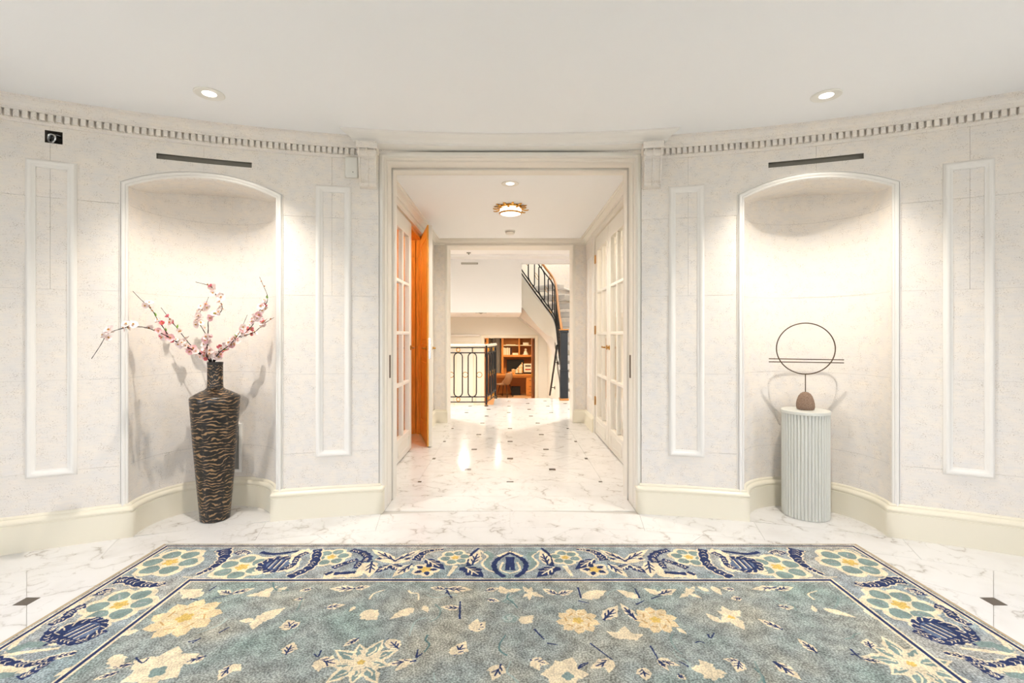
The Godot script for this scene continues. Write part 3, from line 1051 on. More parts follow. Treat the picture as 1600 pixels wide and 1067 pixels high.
# a French door leaf: along dir from its hinge, 2.47 high; front (z) looks into the corridor
func leaf(called: String, label: String, at: Vector3, dir: Vector3, pine: bool, hinge_side: int) -> void:
	var o := setting(called, label, "door")
	var z := dir.cross(Vector3.UP)
	o.transform = Transform3D(Basis(dir, Vector3.UP, z), at)
	var W := 0.785
	var Hh := 2.465
	var y0 := 0.012
	var t := 0.052
	var s := shape()
	if not pine:
		for x in [0.052, W - 0.052]:
			box(s, Vector3(x, (Hh + y0) / 2, 0), Vector3(0.104, Hh - y0, t), 0.004)
		box(s, Vector3(W / 2, (0.235 + y0) / 2, 0), Vector3(W - 0.2, 0.235 - y0, t), 0.004)
		box(s, Vector3(W / 2, (Hh + 2.30) / 2, 0), Vector3(W - 0.2, Hh - 2.30, t), 0.004)
		obj(o, "stile_and_rail", s, M.door_paint)
		s = shape()
		sweep(s, [Vector2(0.14, 0.06), Vector2(W - 0.14, 0.06), Vector2(W - 0.14, 0.19), Vector2(0.14, 0.19)], true, [Vector2(0, 0), Vector2(0.003, 0.006), Vector2(0.012, 0.008), Vector2(0.02, 0.0)], 1.0, func(p: Vector2, proud: float) -> Vector3: return Vector3(p.x, p.y, t / 2 + proud))
		obj(o, "kick_moulding", s, M.door_paint)
		s = shape()
		box(s, Vector3(W / 2, 1.2675, 0), Vector3(0.036, 2.065, t * 0.92), 0.006)
		obj(o, "muntin", s, M.door_paint)
		for k in 3:
			s = shape()
			box(s, Vector3(W / 2, 0.7525 + 0.515 * k, 0), Vector3(W - 0.205, 0.034, t * 0.90), 0.006)
			obj(o, "muntin", s, M.door_paint)
		for cx in 2:
			for cy_ in 4:
				s = shape()
				box(s, Vector3(W / 2 + (cx - 0.5) * 0.309, 0.495 + 0.5155 * cy_, 0), Vector3(0.272, 0.482, 0.005))
				obj(o, "pane", s, M.pane)
	else:
		box(s, Vector3(W / 2, (Hh + y0) / 2, -0.006), Vector3(W, Hh - y0, t - 0.012), 0.003)
		obj(o, "white_face", s, M.door_paint)
		for x in [0.05, W - 0.05]:
			s = shape()
			box(s, Vector3(x, (Hh + y0) / 2, t / 2 - 0.004), Vector3(0.1, Hh - y0, 0.016), 0.003)
			obj(o, "pine_stile", s, M.pine)
		for r in [[0.012, 0.22], [0.98, 1.14], [2.34, Hh]]:
			s = shape()
			box(s, Vector3(W / 2, (r[0] + r[1]) / 2, t / 2 - 0.004), Vector3(W - 0.2, r[1] - r[0], 0.015), 0.003)
			obj(o, "pine_rail", s, M.pine)
		for r in [[0.22, 0.98], [1.14, 2.34]]:
			s = shape()
			box(s, Vector3(W / 2, (r[0] + r[1]) / 2, t / 2 - 0.008), Vector3(W - 0.2, r[1] - r[0], 0.006), 0.0)
			box(s, Vector3(W / 2, (r[0] + r[1]) / 2, t / 2 - 0.004), Vector3(W - 0.30, r[1] - r[0] - 0.1, 0.012), 0.005)
			obj(o, "pine_panel", s, M.pine)
		s = shape()
		box(s, Vector3(W + 0.001, 1.10, 0.004), Vector3(0.003, 0.23, 0.024), 0.0005)
		obj(o, "lock_plate", s, M.chrome)
	# lever handles on both faces
	if hinge_side >= 0 and not pine:
		var free := W - 0.05 if called != "door_4" else 0.05
		lever(o, Vector3(free, 1.11, t / 2), 1.0, -1.0 if free > 0.3 else 1.0)
		if called == "door_1":
			lever(o, Vector3(free, 1.11, -t / 2), -1.0, -1.0)
	if pine:
		lever(o, Vector3(W - 0.06, 1.10, t / 2 + 0.003), 1.0, -1.0)
		lever(o, Vector3(W - 0.06, 1.10, -t / 2), -1.0, -1.0)
	# hinges on the hinge edge
	if hinge_side != 0:
		for y in [0.42, 1.31, 2.20]:
			s = shape()
			tube(s, [Vector3(-0.004, y - 0.055, t / 2 + 0.006), Vector3(-0.004, y + 0.055, t / 2 + 0.006)], 0.008, 8)
			box(s, Vector3(0.018, y, t / 2 + 0.001), Vector3(0.034, 0.10, 0.003), 0.0005)
			obj(o, "hinge", s, M.brass)

func lever(o: Node3D, at: Vector3, out: float, way: float) -> void:
	var s := shape()
	var rose := []
	for p in [[0.027, 0.0], [0.027, 0.006], [0.020, 0.010], [0.010, 0.014], [0.009, 0.042], [0.0, 0.044]]:
		rose.append(Vector2(p[0], p[1]))
	lathe(s, rose, 18)
	var r := obj(o, "handle_rose", s, M.brass)
	r.transform = Transform3D(Basis(Vector3.RIGHT, PI / 2 * out), at)
	s = shape()
	tube(s, [at + Vector3(0, 0, out * 0.038), at + Vector3(way * 0.02, 0.001, out * 0.044), at + Vector3(way * 0.06, -0.003, out * 0.046), at + Vector3(way * 0.095, 0.002, out * 0.042), at + Vector3(way * 0.112, 0.007, out * 0.036)], [0.009, 0.0085, 0.007, 0.009, 0.007], 10)
	obj(o, "lever_handle", s, M.brass)

# ------------------------------------------------------------------ the stair hall
func resample(curve: Array, step: float) -> Array:
	var c := Curve3D.new()
	c.bake_interval = 0.02
	for i in curve.size():
		var a: Vector3 = curve[maxi(i - 1, 0)]
		var b: Vector3 = curve[mini(i + 1, curve.size() - 1)]
		var t := (b - a) / 6.0
		c.add_point(curve[i], -t if i > 0 else Vector3.ZERO, t if i < curve.size() - 1 else Vector3.ZERO)
	var out := []
	var n := maxi(2, int(ceil(c.get_baked_length() / step)))
	for i in n + 1:
		out.append(c.sample_baked(c.get_baked_length() * i / n, true))
	return out

func railing(o: Node3D, curve: Array, lv: Array, pitch: float, start: float, hand: Material, hand_r: float, iron := 0.010) -> void:
	var pts := resample(curve, 0.03)
	var dist := [0.0]
	for i in range(1, pts.size()):
		dist.append(dist[i - 1] + Vector2(pts[i].x - pts[i - 1].x, pts[i].z - pts[i - 1].z).length())
	var total: float = dist[dist.size() - 1]
	var R := func(u: float, v: float) -> Vector3:
		u = clampf(u, 0.0, total)
		var i := 0
		while i < dist.size() - 2 and dist[i + 1] < u:
			i += 1
		var k: float = (u - dist[i]) / maxf(dist[i + 1] - dist[i], 1e-6)
		return pts[i].lerp(pts[i + 1], k) + Vector3(0, v, 0)
	var names := ["bottom_rail", "lower_rail", "upper_rail"]
	for k in 3:
		var s := shape()
		tube(s, pts.map(func(p): return p + Vector3(0, lv[k], 0)), iron, 6)
		obj(o, names[k], s, M.iron)
	var s := shape()
	tube(s, pts.map(func(p): return p + Vector3(0, lv[3], 0)), hand_r, 10)
	obj(o, "handrail", s, hand)
	s = shape()
	tube(s, pts.map(func(p): return p + Vector3(0, lv[3] - hand_r - 0.008, 0)), 0.009, 6)
	obj(o, "handrail_bar", s, M.iron)
	var u := start
	var k := 0
	var hw := pitch * 0.295
	while u < total - hw:
		s = shape()
		var loop := []
		for j in 9:
			var a := PI * j / 8.0
			loop.append(R.call(u + hw * cos(a), lv[2] - hw + hw * sin(a)))
		for j in 9:
			var a := PI + PI * j / 8.0
			loop.append(R.call(u + hw * cos(a), lv[1] + hw + hw * sin(a)))
		tube(s, loop, iron, 6, true)
		obj(o, "loop", s, M.iron)
		# a ring on the upright between this loop and the next
		if u + pitch * 0.5 < total:
			s = shape()
			var ring := []
			for j in 16:
				var a := TAU * j / 16
				ring.append(R.call(u + pitch * 0.5 + pitch * 0.19 * cos(a), (lv[1] + lv[2]) / 2 + pitch * 0.19 * sin(a)))
			tube(s, ring, 0.006, 6, true)
			obj(o, "ring", s, M.brass)
		for v in [(lv[0] + lv[1]) / 2, (lv[2] + lv[3] - hand_r) / 2]:
			s = shape()
			if k % 2 == 0:
				var ring := []
				for j in 14:
					var a := TAU * j / 14
					ring.append(R.call(u + 0.032 * cos(a), v + 0.034 * sin(a)))
				tube(s, ring, 0.007, 6, true)
				obj(o, "small_ring", s, M.gold)
			else:
				tube(s, [R.call(u, v - 0.045), R.call(u, v + 0.045)], 0.008, 6)
				obj(o, "short_upright", s, M.iron)
		u += pitch
		k += 1

func stair_hall() -> void:
	var s := shape()
	# shell
	var w := setting("wall_left_hall", "plain warm white side wall of the stair hall behind the landing railing", "wall")
	slab(s, -2.75, -2.6, LOW - 0.2, 5.2, 7.2, 13.2)
	slab(s, -2.75, -1.30, -0.2, 3.1, 7.05, 7.2)
	obj(w, "plaster_field", s, M.plaster)
	w = setting("wall_right_hall", "limestone side wall climbing with the curved stair", "wall")
	s = shape()
	slab(s, 2.3, 2.45, LOW - 0.2, 5.2, 7.2, 13.2)
	slab(s, 1.30, 2.45, -0.2, 3.1, 7.05, 7.2)
	slab(s, -2.75, 2.45, 2.53, 3.1, 7.12, 7.2)
	obj(w, "stone_field", s, M.limestone)
	w = setting("wall_stair_back", "warm white back wall of the stair hall with the opening to the study", "wall")
	s = shape()
	slab(s, -2.75, -0.69, LOW - 0.2, 5.2, 13.0, 13.2)
	slab(s, 0.67, 1.02, LOW - 0.2, 5.2, 13.0, 13.2)
	slab(s, -0.69, 0.67, 1.16, 5.2, 13.0, 13.2)
	obj(w, "plaster_field", s, M.warm_plaster)
	s = shape()
	slab(s, 1.02, 2.45, LOW - 0.2, 5.2, 13.0, 13.2)
	obj(w, "stone_field", s, M.limestone)
	# sloping wall mouldings behind the stair rail
	for k in 2:
		s = shape()
		tube(s, [pt(1.05, 2.62 - 0.28 * k, 12.96), pt(2.28, 2.22 - 0.28 * k, 12.96)], 0.03, 6)
		obj(w, "dado_moulding", s, M.moulding)
	s = shape()
	var at := func(p: Vector2, proud: float) -> Vector3:
		return pt(p.x, p.y, 13.0 - proud)
	sweep(s, [Vector2(-0.69, LOW), Vector2(-0.69, 1.16), Vector2(0.67, 1.16), Vector2(0.67, LOW)], false, [Vector2(0, -0.2), Vector2(0, 0.02), Vector2(0.03, 0.025), Vector2(0.08, 0.02), Vector2(0.09, 0.0)], 1.0, at)
	obj(w, "door_casing", s, M.cream_paint)
	s = shape()
	sweep(s, [Vector2(-1.52, -0.70), Vector2(-0.92, -0.70), Vector2(-0.92, 1.06), Vector2(-1.52, 1.06)], true, [Vector2(0, 0), Vector2(0.01, 0.03), Vector2(0.05, 0.03), Vector2(0.08, 0.0)], 1.0, at)
	obj(w, "panel_moulding", s, M.cream_paint)
	s = shape()
	slab(s, -2.6, -0.80, 1.20, 1.26, 12.93, 13.0, 0.01)
	obj(w, "ledge_moulding", s, M.moulding)
	# hall ceiling, bulkhead and the low ceiling beyond it
	var c := setting("ceiling_hall", "white ceiling and deep bulkhead of the stair hall with a linear grille", "ceiling")
	s = shape()
	slab(s, -2.75, 2.45, 2.84, 3.1, 7.2, 10.35)
	obj(c, "plaster_field", s, M.ceiling_paint)
	s = shape()
	slab(s, -2.6, 0.243, 1.72, 2.90, 10.2, 10.35)
	slab(s, 0.243, 2.3, 2.76, 2.90, 10.2, 10.35)
	slab(s, 0.143, 0.243, 1.72, 5.2, 10.35, 13.0)
	obj(c, "bulkhead", s, M.ceiling_paint)
	s = shape()
	slab(s, -2.6, 0.143, 1.72, 1.90, 10.35, 13.0)
	obj(c, "low_ceiling", s, M.ceiling_paint)
	s = shape()
	slab(s, -2.75, 2.45, 5.1, 5.3, 10.2, 13.2)
	slab(s, 0.143, 2.45, 2.9, 5.2, 10.2, 10.35)
	obj(c, "stair_ceiling", s, M.ceiling_paint)
	s = shape()
	slab(s, -2.6, 2.3, 2.80, 2.84, 9.55, 9.62, 0.006)
	obj(c, "ceiling_bead", s, M.ceiling_paint)
	s = shape()
	slab(s, -1.03, -0.68, 2.735, 2.775, 10.188, 10.2, 0.002)
	obj(c, "linear_grille", s, M.vent_grey)
	for k in 3:
		s = shape()
		slab(s, -1.02, -0.69, 2.741 + 0.011 * k, 2.746 + 0.011 * k, 10.180, 10.19)
		obj(c, "grille_slat", s, M.white_plastic)
	# lower level
	var f := setting("floor_lower", "tan floor of the lower level and study beyond the steps", "floor")
	s = shape()
	slab(s, -2.75, 2.45, LOW - 0.2, LOW, 8.5, 18.2)
	obj(f, "floor_field", s, M.study_floor)
	s = shape()
	slab(s, -2.75, -0.28, LOW, -0.004, 8.50, 8.62)
	slab(s, -0.30, -0.28, LOW, -0.004, 8.62, 9.53)
	obj(f, "landing_face", s, M.plaster)
	var st := setting("steps_down", "short flight of marble steps going down from the landing to the study", "steps")
	for k in 5:
		s = shape()
		slab(s, -0.28, 1.0, LOW, -0.178 * (k + 1), 9.53 + 0.28 * k, 9.81 + 0.28 * k, 0.008)
		obj(st, "step", s, M.marble)
	# stair going up: treads, curved string, soffit and wall below
	var up := setting("stair_up", "curved white stair rising behind the bulkhead with a smooth plaster string", "stair")
	var top := [pt(1.03, 0.02, 9.30), pt(1.02, 0.80, 10.2), pt(1.01, 1.49, 10.9), pt(0.80, 1.87, 11.2), pt(0.539, 2.24, 11.3), pt(0.316, 2.56, 11.35), pt(0.25, 2.66, 11.35)]
	var low := [pt(1.03, 0.0, 9.30), pt(1.02, 0.50, 10.2), pt(1.01, 1.106, 10.9), pt(0.80, 1.29, 11.2), pt(0.539, 1.57, 11.3), pt(0.316, 1.85, 11.35), pt(0.25, 1.92, 11.35)]
	var ta := resample(top, 0.05)
	var la := []
	for i in ta.size():
		var k := float(i) / (ta.size() - 1)
		var l2 := resample(low, 0.02)
		la.append(l2[int(round(k * (l2.size() - 1)))])
	s = shape()
	var rings := []
	for i in ta.size():
		rings.append([la[i], ta[i]])
	skin(s, rings, false, 0)
	obj(up, "string", s, M.warm_plaster)
	s = shape()
	tube(s, ta, 0.022, 8)
	obj(up, "string_cap", s, M.moulding)
	s = shape()
	rings = []
	for i in la.size():
		var k := clampf((float(i) / (la.size() - 1) - 0.30) / 0.7, 0.0, 1.0)
		var far := pt(lerpf(1.02, 0.15, k), lerpf(1.10, 1.80, k), 13.0)
		rings.append([la[i], la[i].lerp(far, 0.5), far])
	skin(s, rings, false, 0)
	obj(up, "soffit", s, M.plaster)
	s = shape()
	tube(s, [pt(1.02, 1.10, 12.985), pt(0.15, 1.78, 12.985)], 0.03, 6)
	obj(up, "soffit_bead", s, M.moulding)
	for k in 15:
		s = shape()
		var p: Vector3 = ta[int(clampf(k * (ta.size() - 1) / 14.0, 0, ta.size() - 1))]
		var h := p.y - 0.24
		var t := clampf((k - 7) / 7.0, 0.0, 1.0)
		box(s, Vector3(p.x + 0.62 - 0.1 * t, h - 0.05 + 0.0, p.z - 0.05 - 0.35 * t), Vector3(1.2, 0.12, 0.34), 0.008, Basis(Vector3.UP, -0.9 * t))
		obj(up, "tread", s, M.marble)
	s = shape()
	var wall := []
	for q in [[9.36, 0.03], [10.2, 0.50], [10.9, 1.10], [13.0, 1.14]]:
		wall.append([pt(1.0, LOW, q[0]), pt(1.0, q[1], q[0])])
	skin(s, wall, false, -1)
	obj(up, "wall_below", s, M.warm_plaster)
	# rails and newel
	var r := thing("stair_railing", "black wrought iron stair railing with looped balusters climbing from the newel post", "railing")
	railing(r, [pt(1.03, 0.30, 9.40), pt(1.02, 0.92, 10.2), pt(1.01, 1.55, 10.9), pt(0.80, 1.93, 11.2), pt(0.539, 2.30, 11.3), pt(0.316, 2.62, 11.35), pt(0.25, 2.72, 11.35)], [0.0, 0.09, 0.76, 0.90], 0.25, 0.2, M.handrail_wood, 0.026, 0.0145)
	var n := thing("newel_post", "square dark slate newel post with wooden cap at the foot of the curved stair", "post", pt(1.03, 0, 9.25))
	s = shape()
	box(s, Vector3(0, 0.02, 0), Vector3(0.175, 0.04, 0.175), 0.004)
	obj(n, "plinth", s, M.handrail_wood)
	s = shape()
	box(s, Vector3(0, 0.30, 0), Vector3(0.150, 0.52, 0.150), 0.006)
	obj(n, "lower_shaft", s, M.slate)
	s = shape()
	box(s, Vector3(0, 0.567, 0), Vector3(0.162, 0.018, 0.162), 0.004)
	obj(n, "band", s, M.slate)
	s = shape()
	box(s, Vector3(0, 0.93, 0), Vector3(0.134, 0.72, 0.134), 0.006)
	obj(n, "upper_shaft", s, M.slate)
	s = shape()
	box(s, Vector3(0, 1.31, 0), Vector3(0.165, 0.05, 0.165), 0.012)
	obj(n, "capital", s, M.slate)
	s = shape()
	box(s, Vector3(0, 1.346, 0), Vector3(0.178, 0.022, 0.178), 0.006)
	obj(n, "cap", s, M.handrail_wood)
	var g := thing("landing_railing", "wrought iron landing railing with looped balusters, brass rings and a cream handrail", "railing")
	railing(g, [pt(-2.5, 0, 8.46), pt(-1.2, 0, 8.46), pt(-0.435, 0, 8.46)], [0.073, 0.163, 0.935, 1.06], 0.247, 0.11, M.handrail_cream, 0.028)
	var g2 := thing("landing_railing", "end stretch of iron landing railing turning back beside the steps to the study", "railing")
	railing(g2, [pt(-0.415, 0, 8.50), pt(-0.37, 0, 8.75), pt(-0.31, 0, 9.2), pt(-0.285, 0, 9.5)], [0.073, 0.163, 0.935, 1.06], 0.247, 0.16, M.handrail_cream, 0.028)
	for p in [[-0.415, 8.46], [-0.285, 9.5]]:
		s = shape()
		box(s, pt(p[0], 0.53, p[1]), Vector3(0.03, 1.06, 0.03), 0.003)
		obj(g2, "post", s, M.iron)
		s = shape()
		lathe(s, [Vector2(0.0, 0.0), Vector2(0.035, 0.0), Vector2(0.035, 0.008), Vector2(0.024, 0.02), Vector2(0.018, 0.03)], 14, pt(p[0], 0.0, p[1]))
		obj(g2, "post_foot", s, M.bronze)
	var loopm := thing("wall_handrail", "plain black wall handrail slanting down beside the steps to the study", "handrail")
	s = shape()
	tube(s, [pt(0.93, 1.04, 9.55), pt(0.92, 0.56, 10.15), pt(0.905, -0.12, 11.0)], 0.02, 10)
	obj(loopm, "rail", s, M.black)
	for q in [[10.0, 0.68], [10.75, 0.08]]:
		s = shape()
		tube(s, [pt(0.92, q[1], q[0]), pt(0.99, q[1] - 0.01, q[0])], 0.008, 8)
		tube(s, [pt(0.985, q[1] - 0.01, q[0]), pt(0.998, q[1] - 0.01, q[0])], 0.035, 12)
		obj(loopm, "wall_bracket", s, M.black)

# ------------------------------------------------------------------ the rug
const RUG_W := 1636
const RUG_H := 1228
const RUG_PX := 400.0          # texels in a metre
var rug_map := PackedByteArray()

func rug_fill(poly: Array, v: int) -> void:
	var y0 := 1e9
	var y1 := -1e9
	for p in poly:
		y0 = minf(y0, p.y); y1 = maxf(y1, p.y)
	for y in range(maxi(0, int(y0 * RUG_PX)), mini(RUG_H - 1, int(y1 * RUG_PX)) + 1):
		var yy := (y + 0.5) / RUG_PX
		var xs := []
		for i in poly.size():
			var a: Vector2 = poly[i]
			var b: Vector2 = poly[(i + 1) % poly.size()]
			if (a.y <= yy) != (b.y <= yy):
				xs.append(a.x + (b.x - a.x) * (yy - a.y) / (b.y - a.y))
		xs.sort()
		for i in range(0, xs.size() - 1, 2):
			for x in range(maxi(0, int(xs[i] * RUG_PX)), mini(RUG_W - 1, int(xs[i + 1] * RUG_PX)) + 1):
				rug_map[y * RUG_W + x] = v

func rug_stroke(pts: Array, w0: float, w1: float, v: int) -> void:
	# smooth the line, then a ribbon that tapers
	var line := []
	for i in pts.size() - 1:
		var p0: Vector2 = pts[maxi(i - 1, 0)]
		var p3: Vector2 = pts[mini(i + 2, pts.size() - 1)]
		for k in 6:
			line.append(Vector2(pts[i]).cubic_interpolate(pts[i + 1], p0, p3, k / 6.0))
	line.append(pts[pts.size() - 1])
	var l := []
	var r := []
	for i in line.size():
		var t: Vector2 = (line[mini(i + 1, line.size() - 1)] - line[maxi(i - 1, 0)]).normalized()
		var n := Vector2(-t.y, t.x)
		var w := lerpf(w0, w1, float(i) / (line.size() - 1)) * 0.5 * (1.0 + 0.22 * sin(i * 2.3))
		l.append(line[i] + n * w)
		r.push_front(line[i] - n * w)
	rug_fill(l + r, v)

func rug_leaf(a: Vector2, b: Vector2, fat: float, veins: int, v: int) -> void:
	var t := b - a
	var n := Vector2(-t.y, t.x)
	var half := fat * 0.5
	var f := [[0.0, 0.06], [0.10, 0.55], [0.20, 0.80], [0.28, 0.70], [0.38, 1.0], [0.50, 0.92], [0.56, 0.68], [0.70, 0.62], [0.82, 0.34], [1.0, 0.0]]
	var l := []
	var r := []
	for k in f.size():
		var e: float = f[k][1] * half * (1.0 + rng.randf_range(-0.16, 0.16))
		var e2: float = f[k][1] * half * (1.0 + rng.randf_range(-0.16, 0.16))
		l.append(a + t * f[k][0] + n * e)
		r.push_front(a + t * f[k][0] - n * e2)
	rug_fill(l + r, v)
	if veins == 0:
		return
	var ink := 2 if v != 2 else 1
	var w := clampf(t.length() * 0.05, 0.0035, 0.007)
	rug_stroke([a - t * 0.05, a + t * 0.3, a + t * 0.72], w * 1.3, w * 0.8, ink)
	for k in [0.12, 0.34]:
		for sg in [-1.0, 1.0]:
			rug_stroke([a + t * k, a + t * (k + 0.22) + n * sg * half * 0.55], w, w * 0.7, ink)

func rug_blob(c: Vector2, r: float, lobes: int, depth: float, turn: float, v: int, squash := 1.0) -> void:
	var p := []
	var n := lobes * 8
	for k in n:
		var a := TAU * k / n
		var e := r * (1.0 - depth + depth * absf(cos(a * lobes * 0.5))) * (1.0 + rng.randf_range(-0.04, 0.04))
		p.append(c + Vector2(cos(a + turn), sin(a + turn) * squash) * e)
	rug_fill(p, v)

func rug_flower(c: Vector2, r: float, kind: int, turn: float) -> void:
	match kind:
		1:
			rug_blob(c, r * 1.0, 9, 0.26, turn, 5)
			for k in 9:
				var a := turn + TAU * k / 9
				rug_leaf(c + Vector2.from_angle(a) * r * 0.40, c + Vector2.from_angle(a + 0.1) * r * 1.08, 0.85, 0, 5)
			for k in 9:
				var a := turn + TAU * (k + 0.5) / 9
				rug_stroke([c + Vector2.from_angle(a) * r * 0.34, c + Vector2.from_angle(a + 0.06) * r * 0.82], 0.006, 0.003, 1)
			for k in 7:
				var a := turn + TAU * (k + 0.2) / 7
				rug_stroke([c + Vector2.from_angle(a) * r * 0.55, c + Vector2.from_angle(a + 0.5) * r * 0.66], 0.006, 0.004, 9)
			rug_blob(c, r * 0.26, 5, 0.4, turn, 4)
		2:
			r *= 1.2
			for k in 6:
				var a := turn + TAU * k / 6 + rng.randf_range(-0.15, 0.15)
				rug_leaf(c, c + Vector2.from_angle(a) * r * rng.randf_range(0.85, 1.2), 0.85, 0, 1)
			rug_blob(c, r * 0.6, 6, 0.2, turn, 1)
			rug_blob(c + Vector2(0.01, 0.02), r * 0.26, 4, 0.3, turn, 3)
		3:
			for k in 5:
				var a := turn + TAU * k / 5
				var q := []
				for j in 6:
					q.append(c + Vector2.from_angle(a + j * 0.5) * r * (0.35 + 0.11 * j))
				rug_stroke(q, 0.006, 0.004, 3 if k % 2 == 0 else 10)
		4:
			r *= 1.4
			for k in 9:
				var a := turn + TAU * k / 9
				var tip := c + Vector2.from_angle(a) * r * (1.0 if k % 2 == 0 else 0.8)
				rug_leaf(c, tip, 0.56, 0, 1)
				rug_leaf(c.lerp(tip, 0.24), c.lerp(tip, 0.88), 0.40, 0, 3)
				rug_stroke([c.lerp(tip, 0.3), c.lerp(tip, 0.5) + Vector2(0.01, 0.0), c.lerp(tip, 0.66)], 0.008, 0.003, 1)
			rug_blob(c, r * 0.24, 5, 0.3, turn, 1)
			rug_blob(c, r * 0.10, 5, 0.3, turn, 4)
		5:
			r *= 1.12
			rug_blob(c, r, 6, 0.20, turn, 1)
			for k in 6:
				var a := turn + TAU * k / 6
				rug_blob(c + Vector2.from_angle(a) * r * 0.57, r * 0.27, 3, 0.14, a + 0.4, 3)
				if k % 2 == 0:
					rug_stroke([c + Vector2.from_angle(a) * r * 0.4, c + Vector2.from_angle(a) * r * 0.7], 0.008, 0.004, 6)
			rug_blob(c, r * 0.23, 5, 0.45, turn, 4)
		6:
			rug_blob(c, r * 1.12, 8, 0.15, turn, 1)
			rug_blob(c, r, 10, 0.10, turn, 2)
			rug_blob(c + Vector2.from_angle(turn) * r * 0.12, r * 0.62, 8, 0.05, turn, 8)
			for k in 3:
				var x := (k - 1) * r * 0.3
				rug_stroke([c + Vector2(x, -r * 0.55).rotated(turn), c + Vector2(x, r * 0.55).rotated(turn)], 0.012, 0.012, 2)
				rug_stroke([c + Vector2(x + 0.008, -r * 0.5).rotated(turn), c + Vector2(x + 0.008, r * 0.5).rotated(turn)], 0.004, 0.004, 1)
			for k in 14:
				var a := TAU * k / 14
				rug_stroke([c + Vector2.from_angle(a) * r * 0.72, c + Vector2.from_angle(a + 0.22) * r * 0.94], 0.004, 0.003, 1)
		7:
			rug_blob(c, r, 5, 0.25, turn, 1)
			for k in 5:
				var a := turn + TAU * k / 5
				rug_leaf(c + Vector2.from_angle(a) * r * 0.3, c + Vector2.from_angle(a) * r * 0.84, 0.7, 0, 2)
			rug_blob(c, r * 0.42, 5, 0.5, turn + 0.6, 4)
		8:
			rug_blob(c, r, 5, 0.15, turn, 2)

